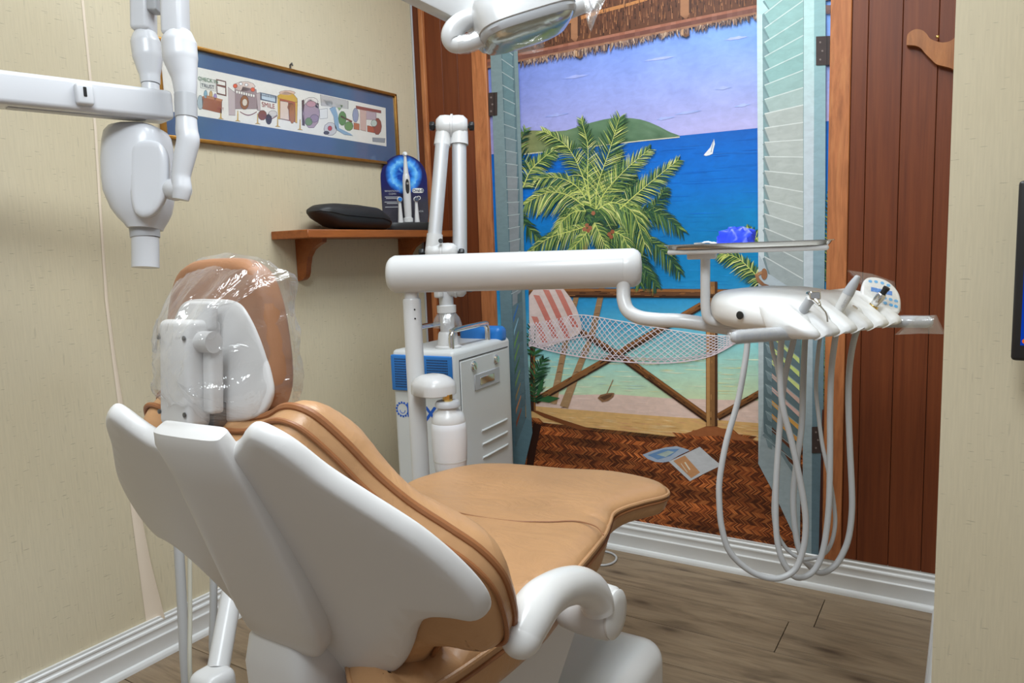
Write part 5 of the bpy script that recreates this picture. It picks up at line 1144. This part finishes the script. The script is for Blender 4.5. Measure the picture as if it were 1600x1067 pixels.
# instrument holder: one scooped lip with five slots
slots = [0.040, 0.108, 0.172, 0.234, 0.296]
pf = [(0.075, 0.9405), (0.045, 0.936), (0.018, 0.927), (-0.006, 0.913), (-0.028, 0.897), (-0.044, 0.884), (-0.050, 0.876), (-0.049, 0.870), (-0.042, 0.866), (-0.020, 0.8635), (0.02, 0.863), (0.05, 0.868)]
vs = []; fs = []; NA = 90
for i in range(NA+1):
    a = -0.012+0.366*i/NA; e = min(1.0, min(i, NA-i)/7.0); e = math.sqrt(max(0, 1-(1-e)**2))
    g = max(math.exp(-((a-q_)/0.0135)**4) for q_ in slots)
    for j, (s_, z_) in enumerate(pf):
        wgt = max(0, min(1, (0.004-s_)/0.032))
        s2 = s_+(0.022*g*wgt if s_ < 0.02 else 0); z2 = z_-0.016*g*wgt*(1 if j < 7 else 0)
        zc_ = 0.895; vs.append(HP(a, 0.03+(s2-0.03)*(0.45+0.55*e), zc_+(z2-zc_)*(0.15+0.85*e)))
n = len(pf)
for i in range(NA):
    for j in range(n-1): fs.append((i*n+j, i*n+j+1, (i+1)*n+j+1, (i+1)*n+j))
fs += [tuple(range(n)), tuple(NA*n+j for j in range(n))[::-1]]
for i in range(NA): fs.append((i*n, (i+1)*n, (i+1)*n+n-1, i*n+n-1))
MB().add(vs, fs).build('instrument_holder', 'console_white', du, sharp=60)
# grab handles
hl0, hl1 = dep(1238, 520, 1.42), dep(1143, 527, 1.36); hr0, hr1 = dep(1366, 502, 1.60), dep(1458, 503, 1.55)
for a, b, nm in ((hl0, hl1, 'l'), (hr0, hr1, 'r')):
    d = (b-a); h_ = MB().tube([a, a+d*0.1, a+d*0.5, a+d*0.9, a+d*0.97, b], [0.014, 0.0135, 0.0125, 0.0125, 0.010, 0.004], 18).build('grab_handle', 'grey_plastic', du, sharp=60)
    MB().tube([a+d*0.2, a+d*0.5, a+d*0.8, a+d*1.01], [0.0136, 0.0142, 0.0138, 0.014], 14, False).build('handle_film', 'clear_film', h_, sharp=30)
film_flap('handle_film', [(1430, 495), (1462, 492), (1475, 522), (1440, 521), (1400, 523)], 1.55, du, 11, 'soft_film', 0.008); film_flap('handle_film', [(1138, 520), (1152, 517), (1150, 534), (1137, 532)], 1.365, du, 12, 'soft_film', 0.006)
# touch pad
tc = dep(1377, 462, 1.60); tz = (-_fw*0.80+Z3*0.60).normalized(); tx = (CR*0.94-CU*0.34); tx = (tx-tz*tx.dot(tz)).normalized(); ty = tz.cross(tx)
tp_ = [(q.x, q.y) for q in spline([(-0.040, 0.025), (-0.030, 0.042), (-0.008, 0.048), (0.016, 0.040), (0.034, 0.018), (0.040, -0.012), (0.036, -0.040), (0.018, -0.047), (-0.018, -0.046), (-0.036, -0.036), (-0.043, -0.005)], 6, True)]
tpm = MB(); pad(tpm, tp_, lambda u, v, off: tc+tx*u+ty*v+tz*off, 0.006, 0.012, 0.008, 0.01, step=0.03, rings=3); tpd = tpm.build('touch_pad', 'warm_white', du, sharp=60)
plain('icon_blue', s2l(70, 160, 215), 0.4)
def tpp(u, v, o=0.0066): return tc+tx*u+ty*v+tz*o
MB().add([tpp(-0.024, 0.001), tpp(0.020, 0.001), tpp(0.020, 0.013), tpp(-0.024, 0.013)], [(0, 1, 2, 3)]).build('lcd', 'blue_plastic', tpd, smooth=False)
ic = MB()
for u, v in ((-0.026, 0.029), (-0.014, 0.031), (-0.001, 0.031), (0.012, 0.028), (0.005, -0.010), (0.017, -0.011), (0.028, -0.012), (0.006, -0.024), (0.018, -0.026), (0.028, -0.027)):
    ic.add([tpp(u+0.0042*math.cos(2*PI*k/10), v+0.0042*math.sin(2*PI*k/10)) for k in range(10)], [tuple(range(10))])
ic.build('button_icons', 'icon_blue', tpd, smooth=False)
film_flap('touch_pad_film', [(1324, 422), (1362, 428), (1396, 440), (1408, 486), (1396, 492), (1340, 440)], 1.575, tpd, 21, 'clear_film', 0.006)
# tray support
tv = [HP(0.11, 0.18, 0.862), dep(1150, 506, 1.62), dep(1122, 504, 1.61), dep(1107, 498, 1.61), dep(1102.5, 482, 1.61), dep(1102, 450, 1.61), dep(1102, 403, 1.61)]
MB().tube(spline(tv, 8), 0.0105, 16).build('tray_post', 'white_plastic', du, sharp=60)
tcx = (CR*0.93-_fw*0.36); tcx.z = 0; tcx = tcx.normalized(); tcy = Z3.cross(tcx)
TZ = dep(1168, 390, 1.60); tzc = V((TZ.x, TZ.y, dep(1168, 387.5, 1.60).z))
MB().rbox(V((dep(1097, 399, 1.61).x, dep(1097, 399, 1.61).y, dep(1097, 399, 1.61).z)), (0.030, 0.022, 0.008), (tcx, tcy, Z3), 0.003, 2).build('tray_bracket', 'white_plastic', du)
MB().rbox(tzc-Z3*0.0035, (0.160, 0.085, 0.0055), (tcx, tcy, Z3), 0.005, 3).build('tray_holder', 'white_plastic', du)
# water bottle housing
bx = dep(687, 605, 1.79); bdir = V((bx.x-DB.x, bx.y-DB.y, 0)); 
hb_ = MB(); rg = []
cxy = V((DB.x, DB.y, 0))+bdir*0.62; hx_ = bdir.normalized(); hy_ = Z3.cross(hx_); zb0 = dep(687, 618, 1.79).z
for z, sc in ((0.0, 0.95), (0.002, 1.0), (0.022, 1.0), (0.030, 0.96), (0.040, 0.80), (0.047, 0.55), (0.050, 0.25)):
    rg.append([cxy+Z3*(zb0+z)+hx_*(0.055*sc*sup(a, 0.7)[0]+0.012)+hy_*(0.047*sc*sup(a, 0.7)[1]) for a in [2*PI*k/36 for k in range(36)]])
hb_.loft(rg); hb_.build('bottle_housing', 'white_plastic', du, sharp=50)
bctr = dep(700, 640, 1.785); bo = V((bctr.x, bctr.y, 0)); zt_b = zb0
MB().lathe([(0.012, -0.012), (0.012, 0.004)], bo+Z3*zt_b, n=6).build('bottle_fitting', 'brass', du)
zB = dep(700, 745, 1.785).z
wb = thing('water_bottle', bo+Z3*(zB), 'translucent white water bottle hanging beside the delivery post', 'bottle')
Hb = zt_b-0.012-zB
MB().lathe([(0.030, 0.0), (0.036, 0.004), (0.039, 0.02), (0.0405, 0.035), (0.0425, 0.06), (0.0435, 0.09), (0.043, 0.115), (0.0415, Hb-0.052), (0.040, Hb-0.050)], bo+Z3*zB, n=36).build('bottle_body', 'bottle_white', wb, sharp=50)
MB().lathe([(0.0412, Hb-0.052), (0.0415, Hb-0.048), (0.036, Hb-0.030), (0.026, Hb-0.022), (0.0245, Hb-0.014)], bo+Z3*zB, n=36).build('bottle_shoulder', 'white_plastic', wb, sharp=50)
MB().lathe([(0.026, Hb-0.016), (0.031, Hb-0.013), (0.031, Hb-0.006), (0.027, Hb), (0.012, Hb)], bo+Z3*zB, n=32).build('bottle_collar', 'grey_plastic', wb, sharp=40)
MB().lathe([(0.0412, 0.0365), (0.0416, 0.039), (0.0412, 0.0415)], bo+Z3*zB, n=36, caps=False).build('moulded_band', 'white_plastic', wb, sharp=50)

# instruments with their hoses
def hose(name, px, t0, t1, r, par, mat='hose_grey'):
    m = len(px); path = [dep(x, y, t0+(t1-t0)*i/(m-1)) for i, (x, y) in enumerate(px)]
    return MB().tube(spline(path, 7), r, 12).build(name, mat, par, sharp=70)
def inst(a, back=0.0): return HP(a, 0.0-back, 0.905)
iz = (-e2*0.62+Z3*0.78).normalized()
def stick(p0, d, prof, nm, mat, par, n=22): return MB().lathe(prof, p0, d, n).build(nm, mat, par, sharp=45)
# air-water syringe
s0, s1 = dep(1246, 496, 1.44), dep(1268, 466, 1.41); d = (s1-s0).normalized(); L_ = (s1-s0).length
t = thing('air_water_syringe', s0, 'chrome and grey air-water syringe with a bent needle in the console', 'syringe', 'console instruments')
stick(s0, d, [(0.0075, 0), (0.0088, 0.004), (0.0092, L_*0.5), (0.0088, L_*0.8), (0.0096, L_*0.85), (0.0096, L_)], 'handle', 'grey_plastic', t)
MB().rbox(s1+d*0.006, (0.011, 0.012, 0.009), (CR, _fw, CU), 0.004, 3).build('valve_head', 'chrome', t)
for s in (-0.006, 0.006): MB().lathe([(0.0038, 0), (0.0038, 0.004)], s1+d*0.013+CR*s, CU, 12).build('button', 'chrome', t)
MB().tube([s1+d*0.002, dep(1278, 473, 1.39), dep(1281, 477, 1.385)], [0.006, 0.005, 0.003], 12).build('tip_nut', 'chrome', t); MB().tube([dep(1280, 476, 1.386), dep(1290, 488, 1.375), dep(1292, 494, 1.372), dep(1293, 503, 1.37)], 0.0016, 8).build('needle', 'steel', t)
hose('hose', [(1168, 531), (1165, 560), (1153.6, 624), (1135, 690), (1124.7, 747), (1124, 785), (1128, 825), (1141, 863), (1174, 893), (1211, 904), (1240, 892), (1254, 862), (1259, 825), (1256.7, 789), (1248, 740), (1236, 685.6), (1224, 640), (1219.6, 603), (1219, 560), (1222, 520)], 1.50, 1.46, 0.0062, t)
# scaler
s0, s1 = dep(1305, 493, 1.49), dep(1341, 431, 1.45); d = (s1-s0).normalized(); L_ = (s1-s0).length
t = thing('ultrasonic_scaler', s0, 'white pen-shaped scaler with a grey tip in the console', 'scaler', 'console instruments')
stick(s0, d, [(0.0085, 0), (0.0095, 0.006), (0.0105, L_*0.30), (0.0110, L_*0.55)], 'body', 'warm_white', t); stick(s0, d, [(0.0112, L_*0.55), (0.0108, L_*0.62), (0.0085, L_*0.82), (0.0055, L_*0.97), (0.004, L_)], 'tip_sleeve', 'grey_plastic', t)
text('lettering', 'O-STAR', 0.0085, s0+d*(L_*0.36)-_fw*0.0112, d, (-_fw).cross(d), 'grey_plastic', t)
hose('hose', [(1243, 515), (1238, 540), (1226, 591), (1219, 660), (1213, 747), (1212, 795), (1213, 830), (1217, 858), (1226, 882), (1244, 902), (1265, 897), (1279, 880), (1287, 855), (1293, 815), (1296, 768), (1297, 700), (1297, 644), (1299, 580), (1305, 530), (1310, 510)], 1.53, 1.50, 0.0062, t)
# empty holder hose (coupling end)
c0 = dep(1331, 486, 1.52)
t = thing('handpiece_coupling', c0, 'empty chrome handpiece coupling sitting low in the console', 'coupling', 'console instruments')
MB().lathe([(0.0095, -0.02), (0.0100, 0.0), (0.0100, 0.006), (0.0085, 0.008)], c0, iz, 20).build('sleeve', 'warm_white', t); MB().lathe([(0.0055, 0.006), (0.0060, 0.011), (0.0040, 0.0115)], c0, iz, 16).build('socket', 'chrome', t)
hose('hose', [(1284, 516), (1279, 545), (1275, 603), (1279, 650), (1285.6, 698), (1295, 740), (1302, 780), (1305, 812), (1302, 838), (1294, 858), (1281.5, 869), (1266, 873), (1252.6, 873), (1236, 864), (1223.7, 850.5), (1213, 830), (1209, 805), (1209, 780), (1211, 755), (1216, 715), (1219, 670), (1220, 630), (1216, 585), (1208, 552), (1204, 530)], 1.55, 1.53, 0.0042, t)
# air motor
s0, s1 = dep(1359, 487, 1.57), dep(1386, 449, 1.54); d = (s1-s0).normalized(); L_ = (s1-s0).length
t = thing('air_motor_handpiece', s0, 'chrome air motor with brass ring and black end in the console', 'handpiece', 'console instruments')
stick(s0, d, [(0.0075, 0), (0.0088, 0.002), (0.0088, L_*0.16)], 'rear_sleeve', 'chrome', t); stick(s0, d, [(0.0096, L_*0.16), (0.0100, L_*0.19), (0.0100, L_*0.26), (0.0094, L_*0.28)], 'ring', 'brass', t); stick(s0, d, [(0.0090, L_*0.28), (0.0096, L_*0.34), (0.0100, L_*0.55), (0.0094, L_*0.7), (0.0078, L_*0.74)], 'barrel', 'chrome', t); stick(s0, d, [(0.0062, L_*0.74), (0.0062, L_*0.9), (0.0070, L_*0.91), (0.0070, L_), (0.0045, L_*1.005)], 'nose', 'black_plastic', t)
hose('hose', [(1259, 513), (1257, 545), (1255, 600), (1252.6, 665), (1245, 720), (1240, 764), (1240, 800), (1244, 838), (1250, 862), (1261, 880), (1281.5, 895), (1304, 884), (1319, 860), (1327, 835), (1331, 800), (1331, 764), (1328, 700), (1326, 644), (1326, 600), (1329, 560), (1336, 525), (1344, 508)], 1.57, 1.56, 0.0064, t)
# steel tray with glove and tissue
t = thing('instrument_tray', tzc+Z3*0.002, 'shallow stainless steel instrument tray above the delivery console', 'tray')
def tring(hx, hy, z): return [tzc+tcx*(hx*sup(a, 0.28)[0])+tcy*(hy*sup(a, 0.28)[1])+Z3*z for a in [2*PI*k/48 for k in range(48)]]
mb = MB(); mb.loft([tring(0.150, 0.078, 0.0021), tring(0.160, 0.088, 0.0030), tring(0.166, 0.094, 0.0115), tring(0.172, 0.100, 0.0125), tring(0.172, 0.100, 0.0110), tring(0.167, 0.096, 0.0100), tring(0.162, 0.090, 0.0020)], caps=False); mb.add(tring(0.150, 0.078, 0.0021), [tuple(range(48))]); mb.build('tray_pan', 'steel', t, sharp=40)
mb = MB(); gc = tzc-tcx*0.022+Z3*0.003; rg = []; random.seed(5)
for i in range(11):
    f = i/10; z = 0.040*math.sin(f*PI/2); rad = 0.040*math.cos(f*PI/2)**0.6+0.001
    rg.append([gc+V((math.cos(a)*rad*1.0, math.sin(a)*rad*0.9, z))*(1.0) +V((math.cos(a), math.sin(a), 0.55))*(0.007*noise.noise(V((math.cos(a)*2.6, math.sin(a)*2.6, f*3.0+1)))+0.006*noise.noise(V((math.cos(a)*6, math.sin(a)*6, f*7)))*(1-f*0.3)) for a in [2*PI*k/30 for k in range(30)]])
mn = min(q_.z for r_ in rg for q_ in r_); rg = [[V((q_.x, q_.y, q_.z-mn+tzc.z+0.003)) for q_ in r_] for r_ in rg]
tag(MB().loft(rg).build('rubber_glove', 'glove_blue', sharp=55), 'crumpled bright blue rubber glove lying on the steel tray', 'glove')
mb = MB(); tcn = tzc-tcx*0.085+Z3*0.0035; vs = []; fs = []
for i in range(9):
    for j in range(6):
        u, v = (i-4)*0.0065, (j-2.5)*0.009; h = 0.0075+0.008*abs(noise.noise(V((u*70, v*70, 2)))); vs.append(tcn+tcx*u+tcy*v+Z3*(h+0.004*math.exp(-(u/0.012)**2)))
for i in range(8):
    for j in range(5): fs.append((i*6+j, i*6+j+1, i*6+j+7, i*6+j+6))
tag(mb.add(vs+[p_-Z3*0.0012 for p_ in vs], fs+[tuple(k+54 for k in f[::-1]) for f in fs]).build('tissue', 'tissue', sharp=30), 'small white crumpled tissue beside the blue glove on the tray', 'tissue')

# ================================================================== ASSISTANT SIDE HOSES (behind the chair back) AND ARM
def vtube(p0, p1, t0, t1, r, name, mat, label):
    a_ = dep(p0[0], p0[1], t0); b_ = dep(p1[0], p1[1], t1); pth = [a_+(a_-b_)*0.35, a_, a_.lerp(b_, 0.5), b_, V((b_.x, b_.y, 0.0))]
    return tag(MB().tube(spline(pth, 5), r, 16).build(name, mat, sharp=60), label, 'hose')
vtube((279, 845), (291, 1064), 1.50, 1.50, 0.0100, 'suction_hose', 'hose_grey', 'thick grey suction hose nearest the peeled wallpaper edge')
vtube((296.5, 856), (297.5, 1064), 1.50, 1.47, 0.0044, 'saliva_ejector_hose', 'hose_cream', 'thin cream saliva hose between two grey suction hoses')
vtube((334, 880), (333, 1030), 1.58, 1.58, 0.0080, 'suction_hose', 'hose_grey', 'grey suction hose partly behind the slanted white post')
hol = thing('assistant_arm', dep(330, 1060, 1.42), 'slanted white assistant post with a rounded pivot behind the chair', 'support arm')
q0, q1 = dep(341, 1045, 1.45), dep(366, 905, 1.56)
taper('arm_tube', [q0, q0.lerp(q1, 0.5), q1, q1+(q1-q0)*0.6], [0.0215, 0.0215, 0.021, 0.021], 'white_plastic', hol)
jz = dep(332, 1062, 1.43)
MB().rbox(V((jz.x, jz.y, jz.z-0.012)), (0.036, 0.036, 0.034), None, 0.022, 5).build('pivot_housing', 'white_plastic', hol); MB().lathe([(0.028, 0.0), (0.028, -(jz.z-0.04))], V((jz.x, jz.y, jz.z-0.04))).build('pivot_column', 'white_plastic', hol)
MB().rbox(q1+(q1-q0)*0.6+Z3*0.01, (0.12, 0.02, 0.02), None, 0.012, 3).build('hose_holder', 'white_plastic', hol)
# cable loop on the floor beyond the seat
lp = [onZ(x, y, 0.0045) for x, y in ((860, 868), (900, 858), (935, 860), (955, 864), (963, 871), (958, 879), (940, 883), (900, 880), (860, 884))]
tag(MB().tube(spline(lp, 8), 0.0035, 10).build('floor_cable', 'hose_grey', sharp=60), 'looped grey cable on the floor under the leg rest', 'cable')

# ================================================================== MONITOR
mo = thing('computer_monitor', (2.08, -PD-0.04, 0.82), 'black-framed computer monitor with a blue screen on the papered partition', 'monitor')
mx = V((0.985, -0.17, 0)).normalized(); mz = V((0.10, -0.02, 0.99)); mz = (mz-mx*mz.dot(mx)).normalized(); mn_ = mx.cross(mz)  # mn_ faces the room
m0 = onY(1578.5, 563, -PD-0.09)
def MP(a, b, o): return m0+mx*a+mz*b+mn_*o
MW, MH = 0.42, 0.29
MB().rbox(MP(MW/2, MH/2, -0.012), (MW/2, MH/2, 0.014), (mx, mz, mn_), 0.006, 3).build('casing', 'black_plastic', mo)
MB().add([MP(0.013, 0.026, 0.0026), MP(MW-0.013, 0.026, 0.0026), MP(MW-0.013, MH-0.013, 0.0026), MP(0.013, MH-0.013, 0.0026)], [(0, 1, 2, 3)]).build('screen', 'screen_blue', mo, smooth=False)
ic = MB().add([MP(0.019+0.004*math.cos(2*PI*k/12), 0.033+0.004*math.sin(2*PI*k/12), 0.0031) for k in range(12)], [tuple(range(12))]); ic.build('start_icon', 'screen_dot', mo, smooth=False)
ic = MB()
for b in (0.034, 0.029): ic.add([MP(0.026, b, 0.0031), MP(0.060, b, 0.0031), MP(0.060, b+0.0016, 0.0031), MP(0.026, b+0.0016, 0.0031)], [(0, 1, 2, 3)])
ic.build('task_bar_text', 'screen_text', mo, smooth=False)
MB().rbox(MP(MW/2, MH/2, -0.045), (0.05, 0.05, 0.024), (mx, mz, mn_), 0.006, 2).build('wall_mount', 'black_plastic', mo)
MB().rbox(V((MP(MW/2, MH/2, -0.05).x, -PD-0.02, MP(MW/2, MH/2, 0).z)), (0.04, 0.0195, 0.04), None, 0.004, 2).build('wall_plate', 'black_plastic', mo)
